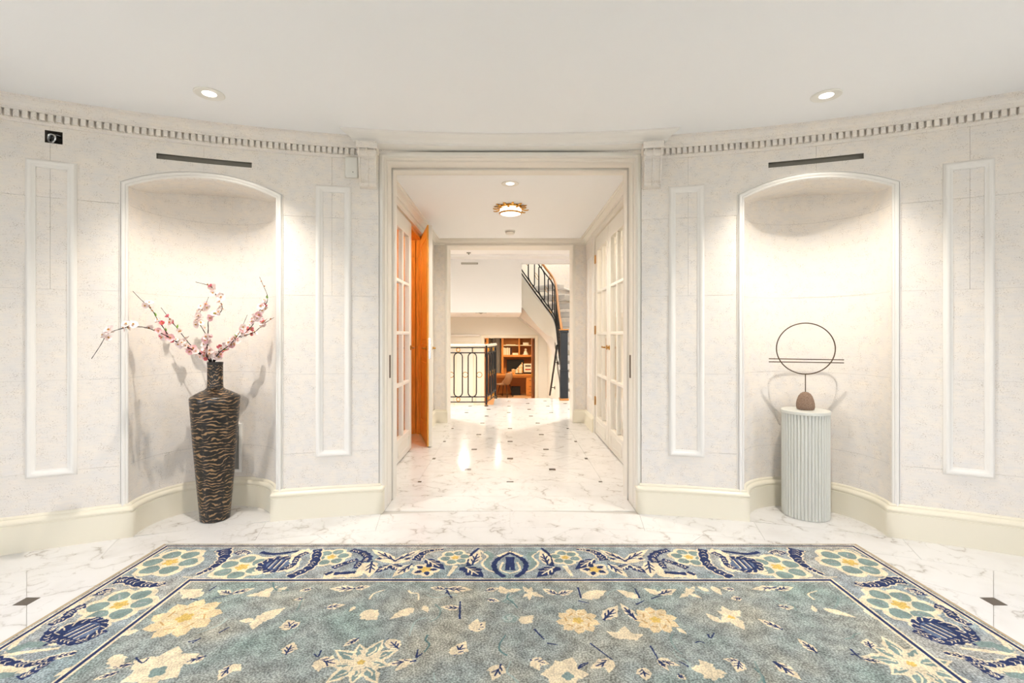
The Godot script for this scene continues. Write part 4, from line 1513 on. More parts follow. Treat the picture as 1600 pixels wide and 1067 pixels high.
func rug() -> void:
	rug_map.resize(RUG_W * RUG_H)
	rug_map.fill(6)
	var size := Vector2(RUG_W, RUG_H) / RUG_PX
	var frame := func(a: float, v: int) -> void:
		rug_fill([Vector2(a, a), Vector2(size.x - a, a), Vector2(size.x - a, size.y - a), Vector2(a, size.y - a)], v)
	for e in [[0.014, 1], [0.021, 2], [0.036, 1], [0.043, 6], [0.412, 1], [0.421, 2], [0.437, 1], [0.446, 0]]:
		frame.call(e[0], e[1])
	# field
	for i in RUG_FIELD_COUNT[2]:
		var q = RUG_FLOWERS[i]
		rug_flower(Vector2(q[0], q[1]), q[2], q[3], deg_to_rad(q[4]))
	for i in RUG_FIELD_COUNT[0]:
		var q = RUG_LEAVES[i]
		rug_leaf(Vector2(q[0], q[1]), Vector2(q[2], q[3]), q[4], q[5], q[6])
	for i in RUG_FIELD_COUNT[1]:
		rug_line(RUG_STROKES[i], 0)
	# the field goes on under the camera with scattered sprays
	for k in 60:
		var c := Vector2(rng.randf_range(0.55, size.x - 0.55), rng.randf_range(1.30, size.y - 0.6))
		if k % 6 == 0:
			rug_flower(c, rng.randf_range(0.07, 0.11), [1, 2, 4][k / 6 % 3], rng.randf() * TAU)
		else:
			var t := Vector2.from_angle(rng.randf() * TAU) * rng.randf_range(0.07, 0.12)
			rug_leaf(c, c + t, rng.randf_range(0.45, 0.8), k % 2, 1)
	# pale teal vines
	for k in 130:
		var c := Vector2(rng.randf_range(0.5, size.x - 0.5), rng.randf_range(0.5, size.y - 0.5))
		var a := rng.randf() * TAU
		var q := [c]
		for j in 3:
			a += rng.randf_range(-0.9, 0.9)
			q.append(q[j] + Vector2.from_angle(a) * rng.randf_range(0.03, 0.06))
		if rug_map[int(c.y * RUG_PX) * RUG_W + int(c.x * RUG_PX)] == 0 and rug_map[int(q[3].y * RUG_PX) * RUG_W + int(q[3].x * RUG_PX)] == 0 and rug_map[int(q[2].y * RUG_PX) * RUG_W + int(q[2].x * RUG_PX)] == 0:
			rug_stroke(q, 0.007, 0.003, [10, 11, 3][k % 3])
	# border, the same on both sides of the middle
	for mirror in 2:
		for i in range(RUG_FIELD_COUNT[2], RUG_FLOWERS.size()):
			var q = RUG_FLOWERS[i]
			rug_flower(Vector2(size.x - q[0] if mirror else q[0], q[1]), q[2], q[3], deg_to_rad(q[4]) * (-1.0 if mirror else 1.0) + (PI if mirror else 0.0))
		for i in range(RUG_FIELD_COUNT[1], RUG_STROKES.size()):
			rug_line(RUG_STROKES[i], mirror)
		for i in range(RUG_FIELD_COUNT[0], RUG_LEAVES.size()):
			var q = RUG_LEAVES[i]
			rug_leaf(Vector2(size.x - q[0] if mirror else q[0], q[1]), Vector2(size.x - q[2] if mirror else q[2], q[3]), q[4], q[5], q[6])
		for k in 6:
			var x := 0.23 if not mirror else size.x - 0.23
			rug_flower(Vector2(x, 1.42 + 0.28 * k), 0.11, 5 if k % 2 == 0 else 6, k)
	# guard stripes last, over the motifs
	for e in [[0.0, 0.014, 6], [0.014, 0.021, 1], [0.021, 0.036, 2], [0.036, 0.043, 1], [0.412, 0.421, 1], [0.421, 0.437, 2], [0.437, 0.446, 1]]:
		var a: float = e[0]
		var b: float = e[1]
		for q in [[a, a, size.x - a, b], [a, size.y - b, size.x - a, size.y - a], [a, a, b, size.y - a], [size.x - b, a, size.x - a, size.y - a]]:
			rug_fill([Vector2(q[0], q[1]), Vector2(q[2], q[1]), Vector2(q[2], q[3]), Vector2(q[0], q[3])], e[2])
	# colours, wool by wool
	var pal := [Vector3(148, 154, 150), Vector3(231, 215, 184), Vector3(52, 62, 98), Vector3(132, 150, 145), Vector3(220, 186, 108), Vector3(226, 203, 162), Vector3(150, 157, 160), Vector3(240, 232, 214), Vector3(104, 118, 144), Vector3(198, 160, 110), Vector3(166, 180, 174), Vector3(98, 126, 126)]
	var wool := noise(61, 0.23, FastNoiseLite.TYPE_SIMPLEX, 2).get_image(RUG_W, RUG_H).get_data()
	var shade_img := noise(62, 0.03, FastNoiseLite.TYPE_SIMPLEX_SMOOTH, 4).get_image(RUG_W, RUG_H).get_data()
	var hue := noise(63, 0.004, FastNoiseLite.TYPE_SIMPLEX_SMOOTH, 4).get_image(RUG_W, RUG_H).get_data()
	var rgb := PackedByteArray()
	rgb.resize(RUG_W * RUG_H * 3)
	for i in RUG_W * RUG_H:
		var v := rug_map[i]
		var c: Vector3 = pal[v]
		var f := 1.0 + (wool[i] - 128) * 0.0011 + (shade_img[i] - 128) * 0.0009
		if v == 0 or v == 6:
			var h := clampf((hue[i] - 128) / 90.0, -1.0, 1.0)
			c += Vector3(17, 9, 0) * maxf(h, 0.0) + Vector3(-10, 0, -2) * maxf(-h, 0.0)
			f += (shade_img[i] - 128) * 0.0006 + (wool[i] - 128) * 0.0014
		rgb[i * 3] = clampi(int(c.x * f), 0, 255)
		rgb[i * 3 + 1] = clampi(int(c.y * f), 0, 255)
		rgb[i * 3 + 2] = clampi(int(c.z * f), 0, 255)
	var m := plain("rug_pile", Color.WHITE, 0.95)
	m.albedo_texture = texture_of(RUG_W, RUG_H, rgb)
	m.metallic_specular = 0.15
	m.heightmap_enabled = true
	m.heightmap_scale = 0.25
	m.heightmap_texture = ImageTexture.create_from_image(Image.create_from_data(RUG_W, RUG_H, false, Image.FORMAT_L8, wool))
	var o := thing("rug", "large blue-grey wool rug with cream blossoms and a navy patterned border", "rug", pt(0, 0, 0))
	var s := shape()
	var x0 := -2.045
	var d0 := 2.869
	var nx := 40
	var nz := 30
	s.set_smooth_group(1)
	for i in nx:
		for j in nz:
			var c := []
			for k in [[0, 0], [1, 0], [1, 1], [0, 1]]:
				var u := float(i + k[0]) / nx
				var v := float(j + k[1]) / nz
				var rise := 0.011 + 0.0008 * sin(u * 23.0) * sin(v * 17.0)
				if u == 0.0 or u == 1.0 or v == 0.0 or v == 1.0:
					rise = 0.007
				c.append([pt(x0 + u * size.x, rise, d0 - v * size.y), Vector2(u, v)])
			for t in [0, 1, 2, 0, 2, 3]:
				s.set_uv(c[t][1])
				s.add_vertex(c[t][0])
	obj(o, "pile", s, m)
	s = shape()
	for sg in [-1.0, 1.0]:
		box(s, pt(sg * 2.049, 0.004, d0 - size.y / 2), Vector3(0.018, 0.0075, size.y + 0.012), 0.003)
		box(s, pt(0, 0.004, d0 - size.y / 2 + sg * (size.y / 2 + 0.001)), Vector3(size.x + 0.02, 0.0075, 0.010), 0.003)
	obj(o, "edge_binding", s, M.rug_edge)

func rug_line(q: Array, mirror: int) -> void:
	var fat := 1.45 if q[0] > 0.012 else 1.0
	var pts := []
	for k in range(0, q[3].size(), 2):
		var x: float = q[3][k]
		pts.append(Vector2(RUG_W / RUG_PX - x if mirror else x, q[3][k + 1]))
	if q[2] == 2 and q[0] > 0.03:
		rug_stroke(pts, q[0] * fat + 0.016, q[1] * fat + 0.016, 1)
	rug_stroke(pts, q[0] * fat, q[1] * fat, q[2])
	if q[2] == 2 and q[0] > 0.02:
		# pale stitches across the navy plumes
		for i in pts.size() - 1:
			for k in 3:
				var a: Vector2 = Vector2(pts[i]).lerp(pts[i + 1], (k + 0.5) / 4.0)
				var t: Vector2 = (pts[i + 1] - pts[i]).normalized()
				var n := Vector2(-t.y, t.x)
				rug_stroke([a, a + n * q[0] * 0.34 + t * 0.012], 0.003, 0.002, 1)
				rug_stroke([a, a - n * q[0] * 0.34 + t * 0.012], 0.003, 0.002, 1)

# ------------------------------------------------------------------ vase, pedestal, sculpture
func niche_things() -> void:
	var w := 512
	var h := 1024
	var wob := noise(71, 0.012, FastNoiseLite.TYPE_SIMPLEX_SMOOTH, 3)
	var brk := noise(72, 0.03, FastNoiseLite.TYPE_SIMPLEX_SMOOTH, 3)
	var rgb := PackedByteArray()
	rgb.resize(w * h * 3)
	for y in h:
		for x in w:
			var a := TAU * x / w
			var nx := cos(a) * 82.0
			var nz := sin(a) * 82.0
			var q := wob.get_noise_3d(nx, y * 0.8, nz)
			var ph := y / 20.0 + q * 1.3
			var ridge := absf(fposmod(ph, 1.0) - 0.5) * 2.0
			var b := brk.get_noise_3d(nx * 0.9, y * 1.3, nz * 0.9)
			var seam := exp(-absf(fposmod(float(x) / w * 6.0 + 0.03 * q, 1.0) - 0.5) * 40.0)
			var gold := clampf((ridge - 0.63 + b * 0.55) * 3.8, 0.0, 1.0) * 0.85
			gold = maxf(gold, seam * 0.45 * clampf(0.5 + b * 2.0, 0.0, 1.0))
			if h - y < 26:
				gold *= 0.2
			var i := (y * w + x) * 3
			rgb[i] = int(lerpf(26.0, 186.0, gold))
			rgb[i + 1] = int(lerpf(24.0, 147.0, gold))
			rgb[i + 2] = int(lerpf(22.0, 104.0, gold))
	var m := plain("vase_glaze", Color.WHITE, 0.32)
	m.albedo_texture = texture_of(w, h, rgb)
	var o := thing("vase", "tall black and bronze striped floor vase with a narrow neck in the niche", "vase", pt(-2.005, 0, 3.285))
	var s := shape()
	lathe(s, [Vector2(0.0, 0.001), Vector2(0.084, 0.001), Vector2(0.090, 0.006), Vector2(0.094, 0.06), Vector2(0.112, 0.28), Vector2(0.131, 0.52), Vector2(0.146, 0.74), Vector2(0.150, 0.80), Vector2(0.151, 0.822), Vector2(0.148, 0.830), Vector2(0.138, 0.839), Vector2(0.090, 0.866), Vector2(0.058, 0.880), Vector2(0.050, 0.890), Vector2(0.0475, 0.92), Vector2(0.047, 1.045), Vector2(0.049, 1.058), Vector2(0.049, 1.064), Vector2(0.044, 1.064), Vector2(0.042, 1.05), Vector2(0.042, 0.90), Vector2(0.10, 0.84), Vector2(0.08, 0.03), Vector2(0.0, 0.03)], 56, Vector3.ZERO, true)
	obj(o, "body", s, m)
	m.uv1_scale = Vector3(1, 0.82, 1)
	# pedestal
	var at := niche_pt(1, 0.0, 0.232, 0)
	var p := thing("pedestal", "pale grey-green fluted cylindrical pedestal in the niche", "pedestal", at)
	s = shape()
	lathe(s, [Vector2(0.0, 0.0), Vector2(0.136, 0.0), Vector2(0.136, 0.71), Vector2(0.0, 0.71)], 44)
	obj(p, "core", s, M.pedestal_paint)
	var reed := shape()
	var rings := []
	for y in [0.006, 0.708]:
		var ring := []
		for k in 9:
			var a := -PI / 2 + PI * k / 8
			ring.append(Vector3(0.134 + 0.0125 * cos(a), y, 0.0094 * sin(a)))
		rings.append(ring)
	skin(reed, rings, false, 0)
	for r in rings:
		for k in range(1, 8):
			tri(reed, r[0], r[k], r[k + 1])
	var reed_mesh := done(reed)
	for k in 42:
		var r := put(p, "reed", reed_mesh, M.pedestal_paint)
		r.rotation.y = TAU * k / 42.0
	s = shape()
	lathe(s, [Vector2(0.0, 0.708), Vector2(0.148, 0.708), Vector2(0.151, 0.711), Vector2(0.151, 0.727), Vector2(0.148, 0.730), Vector2(0.0, 0.730)], 56)
	obj(p, "top", s, M.pedestal_paint)
	# sculpture on it
	var a0 := deg_to_rad(NICHE)
	var sc := thing("sculpture", "wire sculpture of a thin ring and two bars on a brown pebble", "sculpture", at + Vector3(0, 0.730, 0))
	sc.rotation.y = -a0
	s = shape()
	var rock := []
	var rn := noise(81, 9.0)
	var prof := [[0.0, 0.0], [0.045, 0.0], [0.054, 0.006], [0.0575, 0.022], [0.0565, 0.045], [0.052, 0.07], [0.043, 0.095], [0.031, 0.112], [0.016, 0.122], [0.0, 0.125]]
	for e in prof:
		var ring := []
		for k in 28:
			var a := TAU * k / 28
			var f := 1.0 + 0.05 * rn.get_noise_3d(cos(a) * 0.1, e[1] * 1.6, sin(a) * 0.1)
			ring.append(Vector3(maxf(e[0], 0.0006) * f * cos(a), e[1], maxf(e[0], 0.0006) * f * 0.85 * sin(a)))
		rock.append(ring)
	skin(s, rock, true, 0)
	obj(sc, "pebble", s, M.rock)
	s = shape()
	tube(s, [Vector3(0, 0.115, 0), Vector3(0, 0.247, 0)], 0.0032, 8)
	obj(sc, "stem", s, M.bronze)
	s = shape()
	var ring := []
	for k in 64:
		ring.append(Vector3(0.179 * cos(TAU * k / 64), 0.424 + 0.177 * sin(TAU * k / 64), 0))
	tube(s, ring, 0.0038, 8, true)
	obj(sc, "ring", s, M.bronze)
	for y in [0.350, 0.329]:
		s = shape()
		tube(s, [Vector3(-0.228, y, 0.004), Vector3(0.228, y, 0.004)], 0.0034, 8)
		obj(sc, "bar", s, M.bronze)

# ------------------------------------------------------------------ blossoming branches
const BRANCHES = [
	[[-0.047,1.063,0.005],[-0.070,1.107,-0.015],[-0.089,1.148,-0.085],[-0.101,1.184,-0.185],[-0.119,1.230,-0.265],[-0.132,1.262,-0.335],[-0.162,1.292,-0.405],[-0.188,1.297,-0.455],[-0.202,1.298,-0.485],[-0.215,1.287,-0.515],[-0.241,1.272,-0.545],[-0.265,1.250,-0.565],[-0.296,1.185,-0.575],[-0.334,1.116,-0.585]],
	[[-0.039,1.063,0.005],[-0.048,1.099,-0.035],[-0.082,1.153,-0.115],[-0.101,1.188,-0.185],[-0.126,1.234,-0.255],[-0.147,1.294,-0.285],[-0.174,1.353,-0.305],[-0.186,1.388,-0.315],[-0.216,1.430,-0.325],[-0.253,1.469,-0.335],[-0.298,1.516,-0.335]],
	[[-0.036,1.062,0.015],[-0.084,1.096,0.035],[-0.167,1.171,0.015],[-0.215,1.243,-0.005],[-0.243,1.289,-0.015],[-0.268,1.334,-0.035],[-0.291,1.374,-0.045],[-0.321,1.431,-0.065]],
	[[-0.037,1.063,-0.005],[-0.029,1.108,-0.045],[0.011,1.172,-0.105],[0.032,1.221,-0.135],[0.056,1.283,-0.165],[0.069,1.336,-0.185],[0.096,1.363,-0.185],[0.133,1.385,-0.185],[0.155,1.406,-0.185],[0.157,1.433,-0.185],[0.144,1.465,-0.185],[0.116,1.511,-0.185],[0.090,1.556,-0.185],[0.073,1.568,-0.205],[0.020,1.583,-0.235]],
	[[-0.041,1.062,0.015],[-0.066,1.140,0.035],[-0.090,1.232,0.055],[-0.116,1.284,0.055],[-0.151,1.343,0.055],[-0.148,1.383,0.055],[-0.133,1.414,0.055],[-0.099,1.464,0.055],[-0.079,1.511,0.055]],
	[[-0.017,1.063,0.005],[0.019,1.107,-0.015],[0.065,1.164,-0.035],[0.146,1.195,-0.065],[0.184,1.216,-0.085],[0.244,1.252,-0.105],[0.289,1.282,-0.115],[0.328,1.325,-0.125],[0.350,1.376,-0.125],[0.380,1.419,-0.135],[0.418,1.457,-0.135],[0.424,1.490,-0.135],[0.418,1.521,-0.135],[0.393,1.578,-0.135],[0.372,1.627,-0.135]],
	[[-0.014,1.062,0.015],[0.001,1.088,0.025],[0.023,1.128,0.045],[0.075,1.183,0.065],[0.131,1.232,0.075],[0.192,1.255,0.075],[0.228,1.268,0.075],[0.268,1.303,0.075],[0.314,1.337,0.065],[0.379,1.369,0.045]],
	[[-0.006,1.063,-0.005],[0.064,1.126,-0.065],[0.165,1.175,-0.135],[0.244,1.229,-0.185],[0.288,1.279,-0.205],[0.313,1.323,-0.215],[0.341,1.376,-0.225]],
]
const BRANCH_LABELS = [
	"longest cherry branch arching out past the niche edge and drooping at its tip",
	"cherry branch slanting up towards the niche edge with bare brown tip above the arching branch",
	"short straight cherry branch slanting up between the long slanting one and the middle",
	"tallest middle cherry branch whose bare tip bends sharply sideways",
	"upright cherry twig with a kink, just behind the tallest middle branch",
	"large cherry branch on the doorway side rising to a thin upright tip",
	"low cherry branch on the doorway side ending in a thin twig with a green leaf",
	"small cherry shoot standing between the two branches on the doorway side",
]


func flowers() -> void:
	rng.seed = 4021
	var kinds := []
	# a few blossoms: five cupped petals and a tuft of stamens, tints varying
	for v in 4:
		var tint: Array = [["petal_pale", 0.85], ["petal_pink", 1.0], ["petal_pale", 1.15], ["petal_deep", 0.72]][v]
		var s := shape()
		for k in 5:
			var a := TAU * k / 5 + v
			var out := Vector3(cos(a), 0, sin(a))
			var sid := Vector3(-sin(a), 0, cos(a))
			var cup := [0.35, 0.55, 0.25, 1.1][v] as float
			var r: float = 0.017 * tint[1]
			var rows := []
			for j in 4:
				var f := j / 3.0
				var wide: float = r * [0.12, 0.50, 0.62, 0.28][j]
				var mid := out * r * (0.12 + 0.98 * f) + Vector3.UP * r * cup * f * f
				rows.append([mid - sid * wide + Vector3.UP * r * 0.10, mid - Vector3.UP * r * 0.06, mid + sid * wide + Vector3.UP * r * 0.10])
			skin(s, rows, false, 0)
		kinds.append([done(s), M[tint[0]]])
	var st := shape()
	for k in 7:
		var a := TAU * k / 7
		tube(st, [Vector3.ZERO, Vector3(cos(a) * 0.004, 0.009, sin(a) * 0.004)], [0.0006, 0.0013], 4)
	var stamen := done(st)
	st = shape()
	lathe(st, [Vector2(0, -0.006), Vector2(0.0035, -0.003), Vector2(0.0045, 0.001), Vector2(0.003, 0.005), Vector2(0, 0.008)], 8)
	var bud := done(st)
	st = shape()
	skin(st, [[Vector3(0, 0, 0), Vector3(0, 0, 0.0005), Vector3(0, 0, 0.001)], [Vector3(-0.006, 0.003, 0.008), Vector3(0, 0.0, 0.009), Vector3(0.006, 0.003, 0.008)], [Vector3(-0.006, 0.005, 0.017), Vector3(0, 0.002, 0.018), Vector3(0.006, 0.005, 0.017)], [Vector3(-0.0005, 0.004, 0.028), Vector3(0, 0.003, 0.028), Vector3(0.0005, 0.004, 0.028)]], false, 0)
	var leaf_mesh := done(st)
	for b in BRANCHES.size():
		var o := thing("blossom_branch", BRANCH_LABELS[b], "branch", pt(-2.005, 0, 3.285), "cherry branches in the vase")
		var pts := []
		for q in BRANCHES[b]:
			pts.append(Vector3(q[0], q[1], -q[2]))
		# the cut end reaches down into the vase
		pts.push_front(Vector3(pts[0].x * 0.3, 0.985, pts[0].z * 0.3))
		pts[1] = Vector3(clampf(pts[1].x, -0.033, 0.033), 1.066, clampf(pts[1].z, -0.02, 0.02))
		var fine := resample(pts, 0.012)
		var radii := []
		for i in fine.size():
			var f := float(i) / (fine.size() - 1)
			radii.append(lerpf(0.0042, 0.0014, f) * (1.0 + 0.18 * sin(i * 1.7)))
		var s := shape()
		tube(s, fine, radii, 6)
		obj(o, "stem", s, M.twig)
		var n := fine.size()
		var many: int = [30, 16, 14, 30, 20, 36, 20, 14][b]
		for k in many:
			var f := pow(rng.randf(), 1.25) * 0.72 + 0.16
			if b == 0:
				f = [0.2, 0.25, 0.3, 0.34, 0.38, 0.42, 0.46, 0.5, 0.55, 0.60, 0.70, 0.72, 0.80, 0.83, 0.85][k % 15] + 0.012 * (k / 15)
			if k % 5 == 4 and b != 0:
				f = rng.randf_range(0.6, 0.88)
			var i := clampi(int(f * n), 1, n - 2)
			var off := Vector3(rng.randf_range(-1, 1), rng.randf_range(-0.7, 1), rng.randf_range(-1, 1)).normalized()
			var at: Vector3 = fine[i] + off * rng.randf_range(0.007, 0.018)
			var up := (off + Vector3(0, 0.2, 0.75)).normalized()
			var x := up.cross(Vector3(0.2, 0.9, -0.3)).normalized()
			var basis := Basis(x, up, x.cross(up)).rotated(up, rng.randf() * TAU)
			var kd: Array = kinds[[0, 1, 2, 0, 2, 2, 3][rng.randi() % 7]]
			var bl := put(o, "blossom", kd[0], kd[1])
			bl.transform = Transform3D(basis.scaled(Vector3.ONE * rng.randf_range(0.9, 1.35)), at)
			put(bl, "stamens", stamen, M.stamen)
		for k in 3 + b % 2:
			var i := clampi(int(rng.randf_range(0.55, 0.97) * n), 1, n - 2)
			var o2 := put(o, "bud", bud, M.bud_brown)
			o2.position = fine[i] + Vector3(rng.randf_range(-0.004, 0.004), 0.004, 0.004)
			o2.rotation = Vector3(rng.randf_range(-1, 1), 0, rng.randf_range(-1, 1))
		for k in 2 + b % 2:
			var i := clampi(int(rng.randf_range(0.35, 0.85) * n), 1, n - 2)
			var o3 := put(o, "leaf", leaf_mesh, M.leaf_green)
			o3.position = fine[i]
			o3.rotation = Vector3(rng.randf_range(-1.2, 0.2), rng.randf_range(-2, 2), rng.randf_range(-0.8, 0.8))

# ------------------------------------------------------------------ small things on walls and ceilings
func wall_fittings() -> void:
	# eyeball spotlight in its square cut-out
	var o := thing("wall_spotlight", "chrome eyeball spotlight set in a rough square hole in the limestone", "spotlight", cyl(-25.47, 2.4185, RW))
	var turn := deg_to_rad(25.47)
	var s := shape()
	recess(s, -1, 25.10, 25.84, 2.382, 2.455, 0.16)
	var hole := obj(o, "hole_lining", s, M.hollow_shade)
	hole.position = -o.position
	var b := Basis(Vector3.UP, turn)
	s = shape()
	lathe(s, [Vector2(0.0, 0.0), Vector2(0.022, 0.0), Vector2(0.024, 0.006), Vector2(0.024, 0.045), Vector2(0.0, 0.045)], 24)
	var can := obj(o, "lamp_body", s, M.chrome)
	can.transform = Transform3D(b * Basis(Vector3.UP, -0.5) * Basis(Vector3.RIGHT, PI / 2), b * Vector3(0.012, -0.006, -0.050))
	s = shape()
	lathe(s, [Vector2(0.021, 0.044), Vector2(0.027, 0.046), Vector2(0.029, 0.051), Vector2(0.026, 0.056), Vector2(0.020, 0.054), Vector2(0.018, 0.048)], 28)
	var rim := obj(o, "rim_ring", s, M.chrome)
	rim.transform = can.transform
	s = shape()
	lathe(s, [Vector2(0.0, 0.052), Vector2(0.010, 0.050), Vector2(0.0195, 0.046)], 24)
	var lens := obj(o, "lens", s, M.lens_black)
	lens.transform = can.transform
	s = shape()
	tube(s, [Vector3(-0.026, -0.026, -0.03), Vector3(-0.02, 0.012, -0.028), Vector3(0.0, 0.026, -0.03), Vector3(0.02, 0.024, -0.034)].map(func(v): return b * v), 0.0025, 6)
	obj(o, "spring_clip", s, M.chrome)
	# white sensor box by the bracket
	var at := cyl(-10.12, 2.413, RW - 0.014)
	var q := thing("sensor_box", "small white plastic sensor box on the limestone beside the scroll bracket", "sensor", at)
	q.rotation.y = deg_to_rad(10.12)
	s = shape()
	box(s, Vector3.ZERO, Vector3(0.088, 0.142, 0.028), 0.007)
	obj(q, "housing", s, M.white_plastic)
	s = shape()
	lathe(s, [Vector2(0.0, 0.0145), Vector2(0.003, 0.0145), Vector2(0.003, 0.013)], 10)
	var led := obj(q, "sensor_dot", s, M.lens_black)
	led.transform = Transform3D(Basis(Vector3.RIGHT, PI / 2), Vector3(0.010, -0.036, 0))
	# framed vent low in the vase niche
	var pc := niche_pt(-1, -0.050, 0.420, 0.43)
	var v := thing("wall_vent", "grey metal vent panel in a cream frame on the niche wall behind the vase", "vent", pc)
	var nrm := (niche_pt(-1, 0.0, 0.0, 0.43) - pc)
	v.rotation.y = atan2(nrm.x, nrm.z)
	s = shape()
	sweep(s, [Vector2(-0.09, -0.19), Vector2(0.09, -0.19), Vector2(0.09, 0.17), Vector2(-0.09, 0.17)], true, [Vector2(0, -0.012), Vector2(0, 0.016), Vector2(0.004, 0.02), Vector2(0.018, 0.02), Vector2(0.022, 0.012), Vector2(0.022, 0.0)], 1.0, func(p: Vector2, proud: float) -> Vector3: return Vector3(p.x, p.y, proud))
	obj(v, "frame", s, M.moulding)
	s = shape()
	box(s, Vector3(0, -0.01, 0.004), Vector3(0.14, 0.32, 0.004))
	obj(v, "plate", s, M.vent_grey)
	for k in 12:
		s = shape()
		box(s, Vector3(0, -0.14 + 0.0245 * k, 0.009), Vector3(0.132, 0.012, 0.004), 0.001)
		obj(v, "slat", s, M.vent_grey)

func downlight(label: String, at: Vector3, r: float, energy: float, angle: float, col := Color(1.0, 0.965, 0.92), soft := 0.06, aim := Vector3.ZERO) -> void:
	var o := thing("recessed_downlight", label, "downlight", at, "recessed ceiling downlights")
	var s := shape()
	lathe(s, [Vector2(r, 0.002), Vector2(r, -0.004), Vector2(r * 0.93, -0.007), Vector2(r * 0.86, -0.006), Vector2(r * 0.46, -0.002)], 40)
	obj(o, "trim_ring", s, M.white_plastic)
	s = shape()
	lathe(s, [Vector2(r * 0.47, -0.002), Vector2(r * 0.40, -0.0035), Vector2(0.0, -0.004)], 30)
	obj(o, "lamp_lens", s, M.lamp_glow)
	var l := SpotLight3D.new()
	l.name = "beam_light"
	l.light_energy = energy
	l.light_color = col
	l.light_size = soft
	l.spot_range = 14.0
	l.spot_attenuation = 2.0
	l.spot_angle = angle
	l.spot_angle_attenuation = 1.0
	l.shadow_enabled = true
	o.add_child(l)
	l.position = Vector3(0, -0.02, 0)
	l.rotation.x = -PI / 2
	if aim != Vector3.ZERO:
		l.look_at(aim, Vector3.UP)

